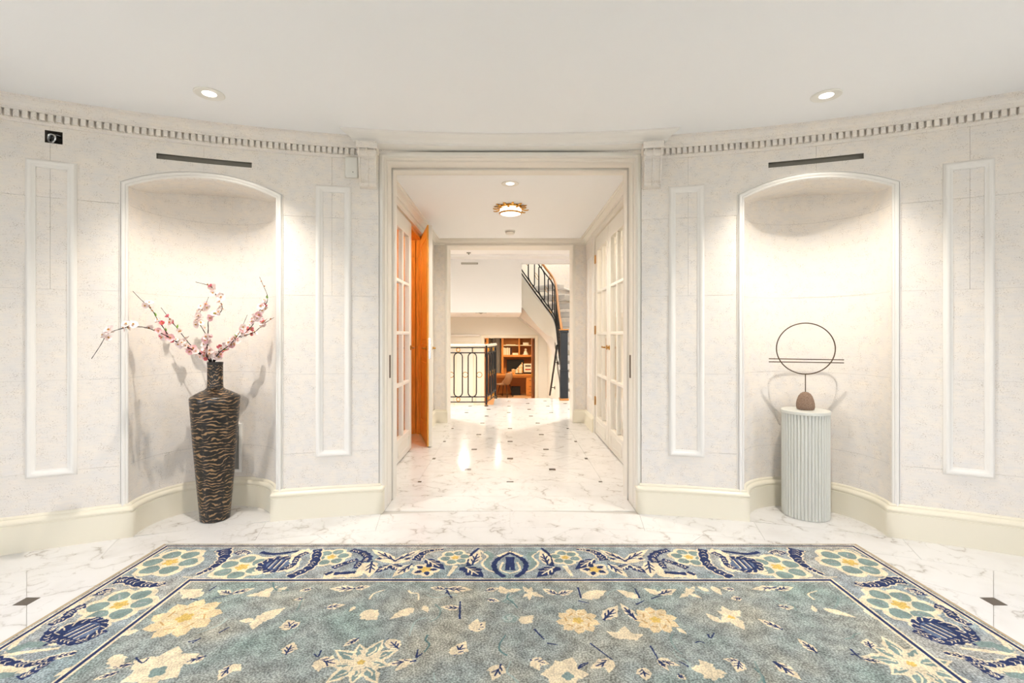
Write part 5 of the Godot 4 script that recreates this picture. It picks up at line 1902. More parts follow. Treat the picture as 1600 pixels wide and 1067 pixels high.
func ceiling_fittings() -> void:
	downlight("round recessed downlight in the foyer ceiling above the vase niche", pt(-1.69, CEIL, 2.715), 0.078, 3.2, 48, Color(1.0, 0.965, 0.92), 0.016, niche_pt(-1, 0.0, 0.12, 0.0))
	downlight("round recessed downlight in the foyer ceiling above the pedestal niche", pt(1.79, CEIL, 2.735), 0.078, 3.1, 49, Color(1.0, 0.965, 0.92), 0.016, niche_pt(1, 0.0, 0.12, 0.0))
	for q in [[-1.7, 0.2, "vase"], [1.7, 0.2, "pedestal"]]:  # lamps out of view, added to fill the foyer with light
		downlight("added unseen downlight in the foyer ceiling over the rug, %s side" % q[2], pt(q[0], CEIL, q[1]), 0.078, 2.5, 70)
	downlight("round recessed downlight in the corridor ceiling between doorway and gilded lamp", pt(0.0, CEIL, 4.33), 0.078, 3.0, 78)
	# gilded flush lamp
	var o := thing("ceiling_lamp", "round flush lamp with a gilded leaf sunburst on the corridor ceiling", "lamp", pt(0.005, CEIL, 5.10))
	var s := shape()
	lathe(s, [Vector2(0.0, 0.0), Vector2(0.12, 0.0), Vector2(0.12, -0.018), Vector2(0.112, -0.022)], 36)
	obj(o, "ceiling_plate", s, M.gold)
	var lf := shape()
	var rows := []
	for e in [[0.105, 0.004, -0.020], [0.130, 0.014, -0.030], [0.155, 0.016, -0.036], [0.176, 0.010, -0.034], [0.192, 0.001, -0.026]]:
		rows.append([Vector3(e[0], e[2], -e[1]), Vector3(e[0], e[2] - 0.006, 0), Vector3(e[0], e[2], e[1])])
	skin(lf, rows, false, 0)
	skin(lf, rows.map(func(r): return r.map(func(v): return v + Vector3(0, 0.004, 0))), false, 0)
	var leaf_mesh := done(lf)
	for k in 22:
		var l := put(o, "gilded_leaf", leaf_mesh, M.gold)
		l.rotation = Vector3(0.0, TAU * k / 22.0, 0.16 if k % 2 else -0.05)
		l.scale = Vector3.ONE * (0.93 if k % 2 else 1.0)
	s = shape()
	lathe(s, [Vector2(0.112, -0.024), Vector2(0.113, -0.066)], 40)
	obj(o, "lamp_drum_glass", s, M.drum_glow)
	s = shape()
	lathe(s, [Vector2(0.113, -0.066), Vector2(0.118, -0.068), Vector2(0.119, -0.075), Vector2(0.115, -0.081), Vector2(0.108, -0.082)], 40)
	obj(o, "rim", s, M.gold)
	s = shape()
	lathe(s, [Vector2(0.108, -0.080), Vector2(0.08, -0.089), Vector2(0.0, -0.093)], 40)
	obj(o, "lamp_diffuser", s, M.drum_glow)
	var l := SpotLight3D.new()
	l.name = "lamp_light"
	l.light_energy = 1.9
	l.light_color = Color(1.0, 0.965, 0.92)
	l.light_size = 0.09
	l.spot_range = 14.0
	l.spot_attenuation = 2.0
	l.spot_angle = 88.0
	l.spot_angle_attenuation = 0.4
	l.shadow_enabled = true
	o.add_child(l)
	l.position = Vector3(0, -0.11, 0)
	l.rotation.x = -PI / 2
	# smoke detector
	var d := thing("smoke_detector", "white round smoke detector on the corridor ceiling near the far opening", "smoke detector", pt(0.0, CEIL, 6.30))
	s = shape()
	lathe(s, [Vector2(0.0, 0.0), Vector2(0.066, 0.0), Vector2(0.068, -0.012), Vector2(0.064, -0.016)], 30)
	obj(d, "base", s, M.white_plastic)
	s = shape()
	lathe(s, [Vector2(0.058, -0.016), Vector2(0.058, -0.022)], 30)
	obj(d, "sensing_gap", s, M.slot_shade)
	s = shape()
	lathe(s, [Vector2(0.060, -0.022), Vector2(0.062, -0.032), Vector2(0.050, -0.048), Vector2(0.0, -0.054)], 30)
	obj(d, "cover", s, M.white_plastic)
	# stair hall lights; the ceiling pair and the stair one are added, out of view
	for q in [[-1.6, 7.9, "by the left wall"], [1.5, 7.9, "by the right wall"]]:
		downlight("added unseen downlight in the stair hall ceiling %s" % q[2], pt(q[0], 2.84, q[1]), 0.07, 9.5, 85)
	downlight("recessed downlight in the low ceiling over the steps to the study", pt(-1.05, 1.72, 11.0), 0.07, 9.0, 85)
	downlight("recessed downlight in the low ceiling near the study opening", pt(-0.30, 1.72, 11.9), 0.05, 2.0, 85)
	downlight("added unseen downlight high above the curved stair", pt(1.4, 5.10, 11.6), 0.09, 8.0, 85)
	var sp := thing("sprinkler_head", "small white sprinkler head on the hall ceiling in front of the bulkhead", "sprinkler", pt(-0.80, 2.84, 9.35))
	s = shape()
	lathe(s, [Vector2(0.0, 0.0), Vector2(0.045, 0.0), Vector2(0.04, -0.012), Vector2(0.015, -0.016), Vector2(0.012, -0.04), Vector2(0.0, -0.045)], 20)
	obj(sp, "rosette", s, M.vent_grey)
	var sp2 := thing("sprinkler_head", "small fitting with side arms under the edge of the hall bulkhead", "sprinkler", pt(-0.62, 1.72, 10.30))
	s = shape()
	lathe(s, [Vector2(0.0, 0.0), Vector2(0.05, 0.0), Vector2(0.045, -0.012), Vector2(0.02, -0.02), Vector2(0.0, -0.03)], 20)
	obj(sp2, "rosette", s, M.vent_grey)
	s = shape()
	box(s, Vector3(0, -0.006, 0), Vector3(0.24, 0.008, 0.02), 0.002)
	obj(sp2, "side_arm", s, M.vent_grey)

# ------------------------------------------------------------------ the study seen through the far opening
func study() -> void:
	var w := setting("wall_study", "warm walls and ceiling of the study beyond the stair hall", "wall")
	var s := shape()
	slab(s, -2.0, 2.0, LOW, 1.75, 17.75, 17.9)
	slab(s, -2.1, -2.0, LOW, 1.75, 13.2, 17.9)
	slab(s, 2.0, 2.1, LOW, 1.75, 13.2, 17.9)
	slab(s, -2.1, 2.1, 1.65, 1.8, 13.2, 17.9)
	obj(w, "plaster_field", s, M.warm_plaster)
	var x0 := -0.31
	var x1 := 0.84
	# oak wall unit: uprights, shelves, back
	var u := thing("oak_wall_unit", "honey oak bookcase over the built-in desk", "bookcase", pt(0, LOW, 17.4))
	for x in [[x0, x0 + 0.075], [0.30, 0.355], [x1 - 0.05, x1]]:
		s = shape()
		slab(s, x[0], x[1], 0.755 if x[0] < 0 else (1.42 if x[0] < 0.5 else 0.755), 2.40, -0.16, 0.30, 0.004)
		obj(u, "upright", s, M.oak)
	for y in [1.385, 1.76, 2.10]:
		s = shape()
		slab(s, x0 + 0.075, x1 - 0.05, y - (0.035 if y < 1.5 else 0.014), y + (0.035 if y < 1.5 else 0.014), -0.158, 0.30, 0.004)
		obj(u, "shelf", s, M.oak if y < 1.5 else M.paper)
	s = shape()
	slab(s, x0, x1, 0.755, 2.40, 0.30, 0.32)
	obj(u, "back_panel", s, M.oak)
	var dk := thing("desk", "built-in oak desk with a drawer pedestal under the bookcase", "desk", pt(0, LOW, 17.2))
	s = shape()
	slab(s, -0.95, x1, 0.72, 0.755, -0.40, 0.50, 0.005)
	obj(dk, "desk_top", s, M.oak)
	s = shape()
	slab(s, -0.95, x1, 0.65, 0.72, -0.37, 0.45, 0.003)
	obj(dk, "apron", s, M.oak)
	s = shape()
	slab(s, 0.56, x1, 0.0, 0.65, -0.36, 0.45, 0.004)
	obj(dk, "pedestal_body", s, M.oak)
	for k in 3:
		s = shape()
		slab(s, 0.58, x1 - 0.02, 0.04 + 0.205 * k, 0.225 + 0.205 * k, -0.375, -0.355, 0.004)
		var dr := obj(dk, "drawer", s, M.oak)
		s = shape()
		slab(s, 0.66, 0.76, 0.13 + 0.205 * k, 0.145 + 0.205 * k, -0.395, -0.375, 0.003)
		obj(dr, "drawer_pull", s, M.bronze)
	s = shape()
	slab(s, -0.95, 0.56, 0.0, 0.65, 0.40, 0.45)
	obj(dk, "modesty_panel", s, M.oak)
	# things on shelves and desk
	var zf := 17.36
	for k in 5:
		var b := thing("book", "tall cream book standing on the lower left shelf of the bookcase" if k < 4 else "dark slim book ending the row on the lower left shelf", "book", pt(-0.215 + 0.062 * k, LOW + 1.42, zf), "books on the lower left shelf" if k < 4 else "")
		s = shape()
		box(s, Vector3(0, 0.13 - 0.006 * (k % 2), 0), Vector3(0.05 if k < 4 else 0.03, 0.26 - 0.012 * (k % 2), 0.2), 0.004)
		obj(b, "cover", s, M.paper if k < 4 else M.slate)
		s = shape()
		box(s, Vector3(0, 0.128, -0.002), Vector3(0.04 if k < 4 else 0.02, 0.25 - 0.012 * (k % 2), 0.196))
		obj(b, "pages", s, M.ceramic)
	var lone := [["magazine_stack", "flat stack of papers on the upper left shelf", "papers", 0.02, 1.774, 0.34, 0.025, "paper"], ["storage_box", "low white box on the upper right shelf", "box", 0.56, 1.774, 0.20, 0.09, "ceramic"], ["storage_box", "flat cream box beside the books on the lower left shelf", "box", 0.19, 1.42, 0.20, 0.07, "paper"]]
	for e in lone:
		var b := thing(e[0], e[1], e[2], pt(e[3], LOW + e[4], zf))
		s = shape()
		box(s, Vector3(0, e[6] * 0.36, 0), Vector3(e[5], e[6] * 0.72, 0.2), 0.004)
		obj(b, "body", s, M[e[7]])
		s = shape()
		box(s, Vector3(0.0, e[6] * 0.85, 0), Vector3(e[5] * 1.02, e[6] * 0.3, 0.206), 0.004)
		obj(b, "lid", s, M[e[7]])
	var fg := thing("figurine", "white seated ceramic figurine on the lower right shelf", "figurine", pt(0.56, LOW + 1.42, zf))
	s = shape()
	lathe(s, [Vector2(0.0, 0.0), Vector2(0.10, 0.0), Vector2(0.10, 0.03), Vector2(0.08, 0.05), Vector2(0.06, 0.06)], 20)
	obj(fg, "base", s, M.ceramic)
	s = shape()
	lathe(s, [Vector2(0.075, 0.05), Vector2(0.07, 0.09), Vector2(0.045, 0.13), Vector2(0.03, 0.15), Vector2(0.045, 0.18), Vector2(0.04, 0.21), Vector2(0.0, 0.235)], 20)
	obj(fg, "figure", s, M.ceramic)
	var sc := thing("desk_screen", "dark computer screen standing at the back of the desk", "screen", pt(0.19, LOW + 0.755, 17.45))
	s = shape()
	box(s, Vector3(0, 0.28, 0), Vector3(0.62, 0.42, 0.03), 0.006)
	obj(sc, "panel", s, M.black)
	s = shape()
	box(s, Vector3(0, 0.035, 0), Vector3(0.2, 0.07, 0.08), 0.006)
	obj(sc, "foot", s, M.black)
	var hs := [0.12, 0.17, 0.22, 0.26, 0.30, 0.36]
	for k in 6:
		var b := thing("file_folder", "%s file folder standing in the rising row on the desk" % ["shortest cream", "second lowest cream", "middle tan", "cream", "tall cream", "tallest tan"][k], "folder", pt(0.215 + 0.042 * k, LOW + 0.79, 17.12))
		s = shape()
		box(s, Vector3(0, hs[k] / 2, 0), Vector3(0.036, hs[k], 0.18), 0.003)
		obj(b, "cover", s, M.paper if k % 3 != 2 else M.paper_tan)
		s = shape()
		box(s, Vector3(0, hs[k] * 0.7, 0.0905), Vector3(0.02, hs[k] * 0.2, 0.002))
		obj(b, "spine_tag", s, M.paper_tan if k % 3 != 2 else M.paper)
	var tray := thing("desk_tray", "low black tray under the row of folders on the desk", "tray", pt(0.32, LOW + 0.755, 17.12))
	s = shape()
	box(s, Vector3(0, 0.017, 0), Vector3(0.27, 0.034, 0.24), 0.004)
	obj(tray, "body", s, M.black)
	var pic := thing("picture_card", "white framed card with a grey and a red band leaning on the desk", "picture", pt(0.635, LOW + 0.80, 17.15))
	s = shape()
	box(s, Vector3(0, 0.165, 0), Vector3(0.30, 0.30, 0.02), 0.004)
	obj(pic, "card", s, M.ceramic)
	s = shape()
	box(s, Vector3(0, 0.235, 0.0115), Vector3(0.20, 0.07, 0.003))
	obj(pic, "grey_band", s, M.picture_grey)
	s = shape()
	box(s, Vector3(0, 0.11, 0.0115), Vector3(0.20, 0.05, 0.003))
	obj(pic, "red_band", s, M.picture_red)
	s = shape()
	box(s, Vector3(0, -0.02, 0), Vector3(0.30, 0.05, 0.1), 0.004)
	obj(pic, "stand", s, M.black)
	for e in [["desk_box", "orange and tan parcel lying on the desk behind the chair", 0.03, 0.22, 0.07, "paper_orange"], ["desk_box", "small tan box on the desk beside the orange parcel", 0.12, 0.13, 0.16, "paper_tan"]]:
		var b := thing(e[0], e[1], "box", pt(e[2], LOW + 0.755, 16.98 if e[3] > 0.2 else 17.15))
		s = shape()
		box(s, Vector3(0, e[4] / 2, 0), Vector3(e[3], e[4], 0.14), 0.004)
		obj(b, "body", s, M[e[5]])
		s = shape()
		box(s, Vector3(0, e[4] + 0.004, 0), Vector3(e[3] * 0.3, 0.008, 0.141), 0.001)
		obj(b, "tape", s, M.paper)
	# curtain: soft folds
	for k in 2:
		var cu := thing("curtain", ["grey curtain hanging in folds beside the oak bookcase", "darker narrow end of the grey curtain by the pine cupboard"][k], "curtain", pt(-0.49 - 0.40 * k, LOW, 17.50))
		s = shape()
		var rings := []
		for j in 61:
			var x := -0.17 + 0.34 * j / 60.0
			var z := 0.03 * sin(x * 92.0) + 0.01 * sin(x * 210.0)
			rings.append([Vector3(x, 0.76, z), Vector3(x * 0.98, 1.5, z * 0.9), Vector3(x, 2.44, z * 0.7)])
		skin(s, rings, false, 0)
		obj(cu, "cloth", s, M.curtain_grey)
		s = shape()
		tube(s, [Vector3(-0.19, 2.45, 0), Vector3(0.19, 2.45, 0)], 0.012, 8)
		obj(cu, "rod", s, M.black)
	var cup := thing("oak_cupboard", "narrow honey oak cupboard edge at the study opening", "cupboard", pt(-0.78, LOW, 15.4))
	s = shape()
	box(s, Vector3(0, 1.1, 0), Vector3(0.16, 2.2, 0.5), 0.006)
	obj(cup, "body", s, M.oak)
	for y in [1.5, 1.95]:
		s = shape()
		box(s, Vector3(0.01, y, 0.256), Vector3(0.03, 0.1, 0.02), 0.004)
		obj(cup, "handle", s, M.black)
	var ds := setting("door_5", "dark stained edge of the study door standing open in its frame", "door")
	s = shape()
	slab(s, 0.615, 0.66, LOW + 0.01, 1.14, 13.22, 14.0, 0.003)
	obj(ds, "leaf", s, M.oak_dark)
	s = shape()
	slab(s, 0.59, 0.615, 0.08, 0.2, 13.24, 13.30, 0.003)
	obj(ds, "hinge", s, M.gold)
	# chair
	var ch := thing("desk_chair", "taupe upholstered shell chair on slim black legs at the desk", "chair", pt(-0.18, LOW, 16.62))
	ch.rotation.y = -0.5
	s = shape()
	var shell := []
	for j in 13:
		var f := j / 12.0
		var row := []
		for i in 11:
			var q := (i - 5) / 5.0
			var wide := 0.24 - 0.02 * f
			var z: float
			var y: float
			if f < 0.5:
				z = lerpf(-0.22, 0.15, f * 2.0)
				y = 0.46 - 0.02 * sin(f * 2.0 * PI) + 0.10 * q * q * q * q * f
			else:
				var g := (f - 0.5) * 2.0
				z = 0.15 + 0.10 * g + 0.05 * sin(g * PI)
				y = 0.46 + 0.38 * g + 0.06 * q * q * (1.0 - g)
				z -= 0.16 * q * q * (1.0 - 0.4 * g)
			row.append(Vector3(z, y, q * wide))
		shell.append(row)
	skin(s, shell, false, 0)
	var under := shell.map(func(r): return r.map(func(v): return v + Vector3(0.012, -0.03, 0)))
	skin(s, under, false, 0)
	for e in [0, 12]:
		skin(s, [shell[e], under[e]], false, -1)
	for i in [0, 10]:
		skin(s, [shell.map(func(r): return r[i]), under.map(func(r): return r[i])], false, -1)
	obj(ch, "shell", s, M.fabric_taupe)
	for lx in [-1.0, 1.0]:
		for lz in [-1.0, 1.0]:
			s = shape()
			tube(s, [Vector3(lx * 0.12, 0.44, lz * 0.12), Vector3(lx * 0.21, 0.0, lz * 0.20)], [0.014, 0.009], 8)
			obj(ch, "leg", s, M.black)
	# waste basket
	var bk := thing("waste_basket", "black ribbed waste basket under the desk", "basket", pt(0.20, LOW, 17.15))
	s = shape()
	box(s, Vector3(0, 0.16, 0), Vector3(0.32, 0.30, 0.20), 0.01)
	obj(bk, "body", s, M.black)
	for k in 9:
		s = shape()
		box(s, Vector3(-0.14 + 0.035 * k, 0.16, 0.103), Vector3(0.012, 0.29, 0.012), 0.003)
		obj(bk, "rib", s, M.slate)
	# lamp of the study
	downlight("recessed downlight in the study ceiling over the desk chair", pt(0.0, 1.65, 16.0), 0.07, 9.0, 82, Color(1.0, 0.88, 0.70))
	downlight("recessed downlight in the study ceiling near its opening", pt(0.1, 1.65, 14.4), 0.07, 8.0, 82, Color(1.0, 0.88, 0.70))

# motifs of the rug, in metres from its far corner on the vase side: leaves [base, tip, width, veins, colour], strokes [widths, colour, points], flowers [centre, radius, kind, turn]
const RUG_LEAVES = [[0.706,0.556,0.628,0.527,0.6,1,1],[0.712,0.556,0.798,0.504,0.45,1,1],[0.853,0.556,0.899,0.486,0.5,0,1],[0.853,0.556,0.792,0.578,0.5,0,1],[0.841,0.533,0.906,0.587,0.7,0,1],[0.922,0.533,0.949,0.492,0.8,0,1],[1.076,0.51,1.024,0.533,0.6,1,1],[1.081,0.595,1.031,0.611,0.6,1,1],[1.282,0.51,1.164,0.51,0.5,1,1],[1.289,0.51,1.357,0.486,0.6,1,1],[1.211,0.674,1.289,0.648,0.6,1,1],[1.338,0.664,1.325,0.704,0.5,0,1],[1.39,0.699,1.466,0.767,0.9,0,1],[0.942,0.781,1.025,0.674,0.6,0,1],[0.931,0.772,0.873,0.776,0.7,0,1],[0.948,0.762,0.963,0.837,0.7,0,1],[1.119,0.831,1.079,0.767,1,1,1],[1.119,0.831,1.138,0.781,0.6,1,1],[1.119,0.831,1.078,0.835,0.5,0,1],[1.175,0.993,1.172,0.919,0.8,1,1],[1.313,1.026,1.41,1.054,0.7,1,1],[1.313,1.026,1.341,1.092,0.6,0,1],[0.999,1.054,0.997,1.137,0.6,1,1],[0.999,1.054,1.052,1.088,0.6,0,1],[0.869,1.011,0.831,1.054,0.6,1,1],[1.425,0.895,1.381,0.947,0.5,1,1],[1.548,0.903,1.604,0.966,0.7,1,1],[1.724,0.516,1.652,0.498,0.6,1,1],[1.736,0.51,1.862,0.521,0.5,1,1],[1.93,0.527,1.995,0.504,0.6,1,1],[1.94,0.606,1.997,0.622,0.6,1,1],[2.024,0.556,1.994,0.483,0.6,0,1],[2.03,0.533,2.101,0.516,0.5,0,1],[2.268,0.562,2.204,0.51,0.6,1,1],[2.277,0.562,2.353,0.527,0.6,1,1],[1.61,0.679,1.52,0.762,0.5,0,1],[1.65,0.659,1.678,0.712,0.5,0,1],[1.813,0.679,1.727,0.669,0.55,1,1],[1.887,0.848,1.94,0.781,0.8,1,1],[1.887,0.848,1.903,0.762,0.6,0,1],[2.093,0.792,2.149,0.734,0.8,0,1],[2.093,0.792,2.131,0.786,0.5,0,1],[1.832,0.998,1.866,0.915,0.75,1,1],[1.832,0.998,1.814,0.951,0.8,0,1],[1.602,0.959,1.549,0.903,0.8,1,1],[1.682,1.033,1.571,1.054,0.4,1,1],[1.663,1.033,1.62,1.088,0.4,0,1],[2.125,1.029,2.194,1.051,0.75,1,1],[2.13,1.029,2.154,1.085,0.7,0,1],[2.01,1.054,1.981,1.137,0.7,1,1],[2.004,1.061,1.958,1.088,0.5,0,1],[2.14,0.55,2.108,0.488,0.4,0,1],[2.14,0.55,2.208,0.587,0.4,0,1],[2.14,0.55,2.181,0.542,0.4,0,1],[2.14,0.55,2.135,0.613,0.4,0,1],[2.14,0.55,2.149,0.492,0.4,0,1],[2.14,0.55,2.105,0.589,0.4,0,1],[2.385,0.595,2.513,0.527,0.55,0,1],[2.65,0.595,2.564,0.521,0.5,0,1],[2.757,0.562,2.7,0.504,0.6,0,1],[2.757,0.562,2.855,0.516,0.5,1,1],[3.136,0.521,3.079,0.504,0.7,1,1],[3.003,0.535,2.968,0.483,0.5,0,1],[3.038,0.488,3.054,0.567,0.5,0,1],[3.132,0.595,3.079,0.603,0.8,1,1],[3.348,0.498,3.22,0.516,0.4,1,1],[2.455,0.764,2.537,0.656,0.5,1,1],[2.592,0.761,2.553,0.638,0.35,1,1],[2.513,0.895,2.449,0.848,0.6,0,1],[2.512,0.899,2.532,0.813,0.7,0,1],[2.518,0.895,2.596,0.87,0.6,0,1],[3.187,0.831,3.125,0.762,0.45,1,1],[2.43,1.024,2.342,1.076,0.5,1,1],[2.43,1.024,2.406,1.098,0.5,0,1],[2.609,1.024,2.682,1.061,0.4,1,1],[2.609,1.024,2.631,1.085,0.4,1,1],[2.609,1.024,2.653,1.019,0.4,0,1],[2.538,1.071,2.534,1.137,0.9,1,1],[2.538,1.071,2.56,1.095,0.5,0,1],[2.914,1.036,2.857,1.022,0.5,1,1],[2.914,1.036,2.88,1.094,0.8,1,1],[2.659,1.105,2.677,1.134,0.9,1,1],[2.902,0.55,2.844,0.592,0.4,0,1],[2.902,0.55,2.947,0.598,0.4,0,1],[2.902,0.55,2.953,0.488,0.4,0,1],[2.902,0.55,2.909,0.498,0.4,0,1],[2.902,0.55,2.883,0.533,0.4,0,1],[3.016,0.743,3.013,0.662,0.6,0,1],[3.016,0.743,3.079,0.696,0.6,0,1],[3.016,0.743,3.03,0.839,0.6,0,1],[3.016,0.743,2.973,0.699,0.6,0,1],[3.016,0.743,3.05,0.694,0.6,0,1],[3.016,0.743,2.956,0.79,0.6,0,1],[2.954,0.79,2.915,0.719,0.45,0,1],[2.751,0.826,2.776,0.87,0.5,0,1],[2.797,1.088,2.765,1.026,0.7,0,1],[2.797,1.088,2.714,1.071,0.7,0,1],[2.797,1.088,2.839,1.102,0.7,0,1],[2.797,1.088,2.744,1.128,0.7,0,1],[3.343,0.52,3.437,0.496,0.5,1,1],[3.335,0.504,3.245,0.504,0.4,1,1],[3.271,0.664,3.344,0.677,0.6,1,1],[3.412,0.707,3.429,0.654,0.4,0,1],[3.463,0.681,3.565,0.751,0.35,0,1],[3.669,0.67,3.639,0.763,0.5,0,1],[3.187,0.835,3.126,0.761,0.45,1,1],[3.24,0.984,3.218,0.897,0.5,1,1],[3.049,1.04,3.091,1.134,0.55,1,1],[3.474,0.957,3.499,0.897,0.8,1,1],[3.394,1.021,3.465,1.041,0.45,1,1],[0.58,0.578,0.44,0.52,0.6,0,1],[0.486,0.842,0.413,0.882,0.5,0,1],[0.624,1.051,0.544,1.074,0.4,1,1],[0.515,0.999,0.587,1.069,0.6,0,1],[0.869,1.007,0.802,1.051,0.5,1,1],[0.604,1.093,0.546,1.135,0.5,1,1],[0.423,1.058,0.39,1.12,0.45,0,1],[1.414,0.221,1.245,0.074,0.3,1,1],[1.414,0.221,1.535,0.077,0.28,1,1],[1.398,0.269,1.334,0.359,0.5,2,2],[1.408,0.269,1.484,0.335,0.6,2,2],[1.291,0.233,1.323,0.401,0.5,1,1],[1.513,0.262,1.443,0.398,0.45,1,1],[1.582,0.203,1.7,0.318,0.5,2,2],[1.813,0.297,1.908,0.398,0.7,2,2],[1.841,0.262,1.868,0.085,0.4,1,1]]
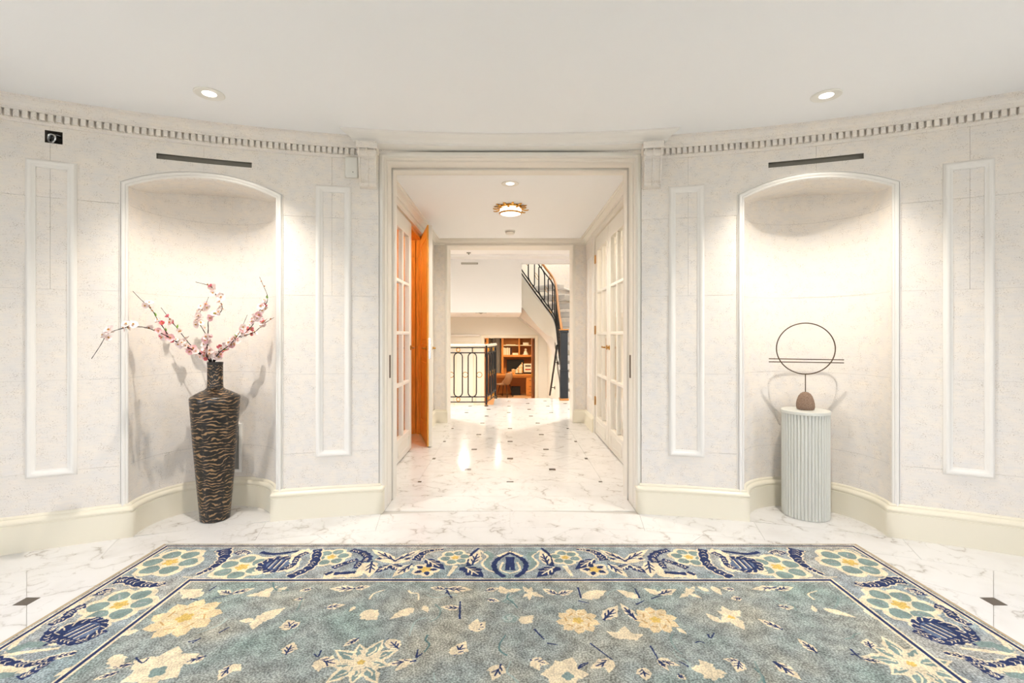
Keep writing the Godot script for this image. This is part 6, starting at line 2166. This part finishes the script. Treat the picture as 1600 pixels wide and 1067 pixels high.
const RUG_STROKES = [[0.009,0.004,1,[1.386,0.606,1.392,0.556,1.436,0.521]],[0.006,0.003,2,[0.588,0.533,0.596,0.486]],[0.005,0.003,2,[0.835,0.861,0.855,0.822]],[0.005,0.003,2,[0.767,0.927,0.782,0.895]],[0.005,0.003,2,[1.285,0.993,1.305,1.008,1.303,0.97]],[0.005,0.003,2,[0.695,0.578,0.648,0.6]],[0.01,0.005,1,[1.552,0.527,1.572,0.55,1.604,0.556,1.617,0.611]],[0.007,0.004,2,[1.737,0.521,1.751,0.556,1.771,0.595]],[0.007,0.004,2,[1.744,0.527,1.736,0.556]],[0.006,0.003,2,[2.147,0.835,2.183,0.903]],[0.006,0.003,2,[2.194,0.927,2.237,0.939]],[0.006,0.003,2,[1.684,1.015,1.682,0.966]],[0.006,0.003,2,[1.684,1.015,1.704,0.989]],[0.006,0.003,2,[2.299,1.075,2.312,1.054,2.34,1.041]],[0.007,0.004,2,[1.825,0.762,1.813,0.622]],[0.017,0.009,4,[3.005,0.743,3.027,0.758]],[0.005,0.002,2,[2.712,1.065,2.72,1.029]],[0.005,0.002,2,[2.712,1.065,2.685,1.033]],[0.005,0.002,2,[3.043,1.036,3.05,1.075]],[0.007,0.003,2,[2.378,0.498,2.379,0.595]],[0.007,0.003,2,[2.364,0.617,2.408,0.638]],[0.007,0.003,2,[2.656,0.595,2.654,0.51]],[0.007,0.003,2,[2.624,0.648,2.669,0.617]],[0.007,0.003,2,[2.709,0.6,2.76,0.573]],[0.006,0.003,2,[2.792,0.923,2.813,0.917,2.829,0.927]],[0.006,0.003,2,[2.863,0.87,2.864,0.895,2.893,0.861]],[0.005,0.002,2,[2.299,1.075,2.34,1.044]],[0.005,0.002,2,[2.604,0.943,2.611,1.019]],[0.005,0.002,2,[2.367,0.927,2.43,1.019]],[0.01,0.004,1,[3.469,0.608,3.469,0.56,3.531,0.53]],[0.006,0.003,2,[3.387,0.962,3.387,1.021]],[0.006,0.003,2,[3.366,0.997,3.402,0.992]],[0.006,0.003,2,[0.748,0.92,0.782,0.903]],[0.007,0.004,2,[0.542,0.601,0.586,0.612]],[0.006,0.003,2,[0.608,1.014,0.656,1.044,0.659,1.014]],[0.05,0.009,2,[0.392,0.076,0.452,0.174,0.463,0.284,0.428,0.374]],[0.031,0.014,2,[0.495,0.137,0.519,0.107,0.566,0.13]],[0.019,0.014,2,[0.626,0.115,0.712,0.137,0.832,0.099]],[0.009,0.006,1,[0.372,0.396,0.433,0.396,0.466,0.33]],[0.047,0.025,1,[0.897,0.092,0.845,0.144,0.887,0.284,0.866,0.336]],[0.022,0.017,2,[0.89,0.115,0.861,0.174,0.875,0.264,0.854,0.311]],[0.031,0.031,2,[0.933,0.076,0.975,0.216,0.972,0.304,0.914,0.398]],[0.031,0.019,1,[0.71,0.362,0.747,0.336]],[0.01,0.006,1,[0.066,0.144,0.078,0.084,0.128,0.076]],[0.027,0.036,2,[1.134,0.085,1.203,0.118,1.254,0.18,1.249,0.233]],[0.042,0.028,1,[1.088,0.385,1.162,0.372,1.259,0.366,1.25,0.247]],[0.025,0.021,2,[1.103,0.302,1.153,0.247,1.205,0.203]],[0.027,0.018,2,[1.226,0.225,1.224,0.307]],[0.016,0.013,2,[1.089,0.372,1.118,0.343]],[0.02,0.017,2,[1.132,0.362,1.237,0.348]],[0.021,0.018,1,[1.305,0.195,1.415,0.24,1.492,0.211]],[0.016,0.01,2,[1.313,0.188,1.332,0.203]],[0.014,0.01,2,[1.469,0.203,1.487,0.188]],[0.034,0.01,2,[1.528,0.215,1.549,0.133,1.6,0.09,1.66,0.077]],[0.012,0.025,2,[1.863,0.06,1.831,0.133,1.822,0.218,1.822,0.283]],[0.012,0.009,1,[1.872,0.093,1.92,0.165,1.892,0.247,1.927,0.318,1.982,0.352]],[0.02,0.016,3,[1.902,0.109,1.941,0.157,1.917,0.247,1.947,0.311]],[0.017,0.009,1,[1.753,0.276,1.726,0.385]],[0.017,0.017,2,[2.049,0.118,1.998,0.165,1.96,0.247,1.971,0.332,2.016,0.395]],[0.011,0.008,1,[2.007,0.233,1.994,0.318,2.048,0.359]],[0.015,0.015,2,[2.038,0.173,2.03,0.325]],[0.011,0.011,2,[2.063,0.173,2.058,0.325]],[0.025,0.025,2,[2.038,0.118,2.045,0.109]],[0.015,0.009,1,[1.977,0.165,2.034,0.109]],[0.046,0.02,2,[0.058,0.432,0.106,0.426,0.205,0.468,0.29,0.477,0.325,0.458]],[0.032,0.015,2,[0.08,0.567,0.083,0.526,0.118,0.529]],[0.034,0.023,2,[0.101,0.656,0.075,0.688,0.095,0.748,0.078,0.805]],[0.02,0.012,1,[0.065,0.578,0.057,0.64,0.049,0.698]],[0.028,0.017,2,[0.171,0.928,0.211,0.903,0.289,0.924,0.327,0.894,0.353,0.842]],[0.028,0.017,2,[0.171,0.928,0.124,0.851,0.112,0.815]],[0.015,0.011,1,[0.082,0.98,0.05,0.903,0.045,0.815]],[0.037,0.021,3,[0.091,0.984,0.114,0.94,0.179,0.936]],[0.016,0.01,1,[0.08,1.003,0.176,0.976,0.261,0.956]],[0.031,0.01,2,[0.069,1.025,0.176,1.051,0.239,1.055,0.29,1.014,0.351,0.984]],[0.03,0.015,2,[0.273,1.127,0.288,1.09,0.297,1.022]],[0.029,0.02,1,[0.119,1.072,0.222,1.086,0.268,1.079]],[0.029,0.019,3,[0.151,1.12,0.233,1.107]]]
const RUG_FLOWERS = [[1.481,1.04,0.104,4,-30,1],[2.339,0.772,0.089,1,10,1],[2.245,1.095,0.07,2,0,1],[2.045,0.758,0.039,3,0,1],[2.039,0.617,0.03,3,20,1],[2.678,0.767,0.092,1,-15,1],[2.79,1.112,0.028,2,0,1],[3.557,1.049,0.12,4,35,1],[0.62,0.753,0.139,1,20,1],[0.739,1.072,0.098,2,20,1],[0.196,0.237,0.154,5,0,1],[0.615,0.291,0.138,5,20,1],[1.048,0.174,0.1,5,45,1],[0.781,0.257,0.097,6,0,1],[1.599,0.318,0.078,7,0,1],[1.739,0.18,0.085,5,45,1],[1.798,0.311,0.023,8,0,1],[0.254,0.651,0.142,5,-10,1],[0.243,0.842,0.094,6,20,1]]
const RUG_FIELD_COUNT = [117, 35, 10]
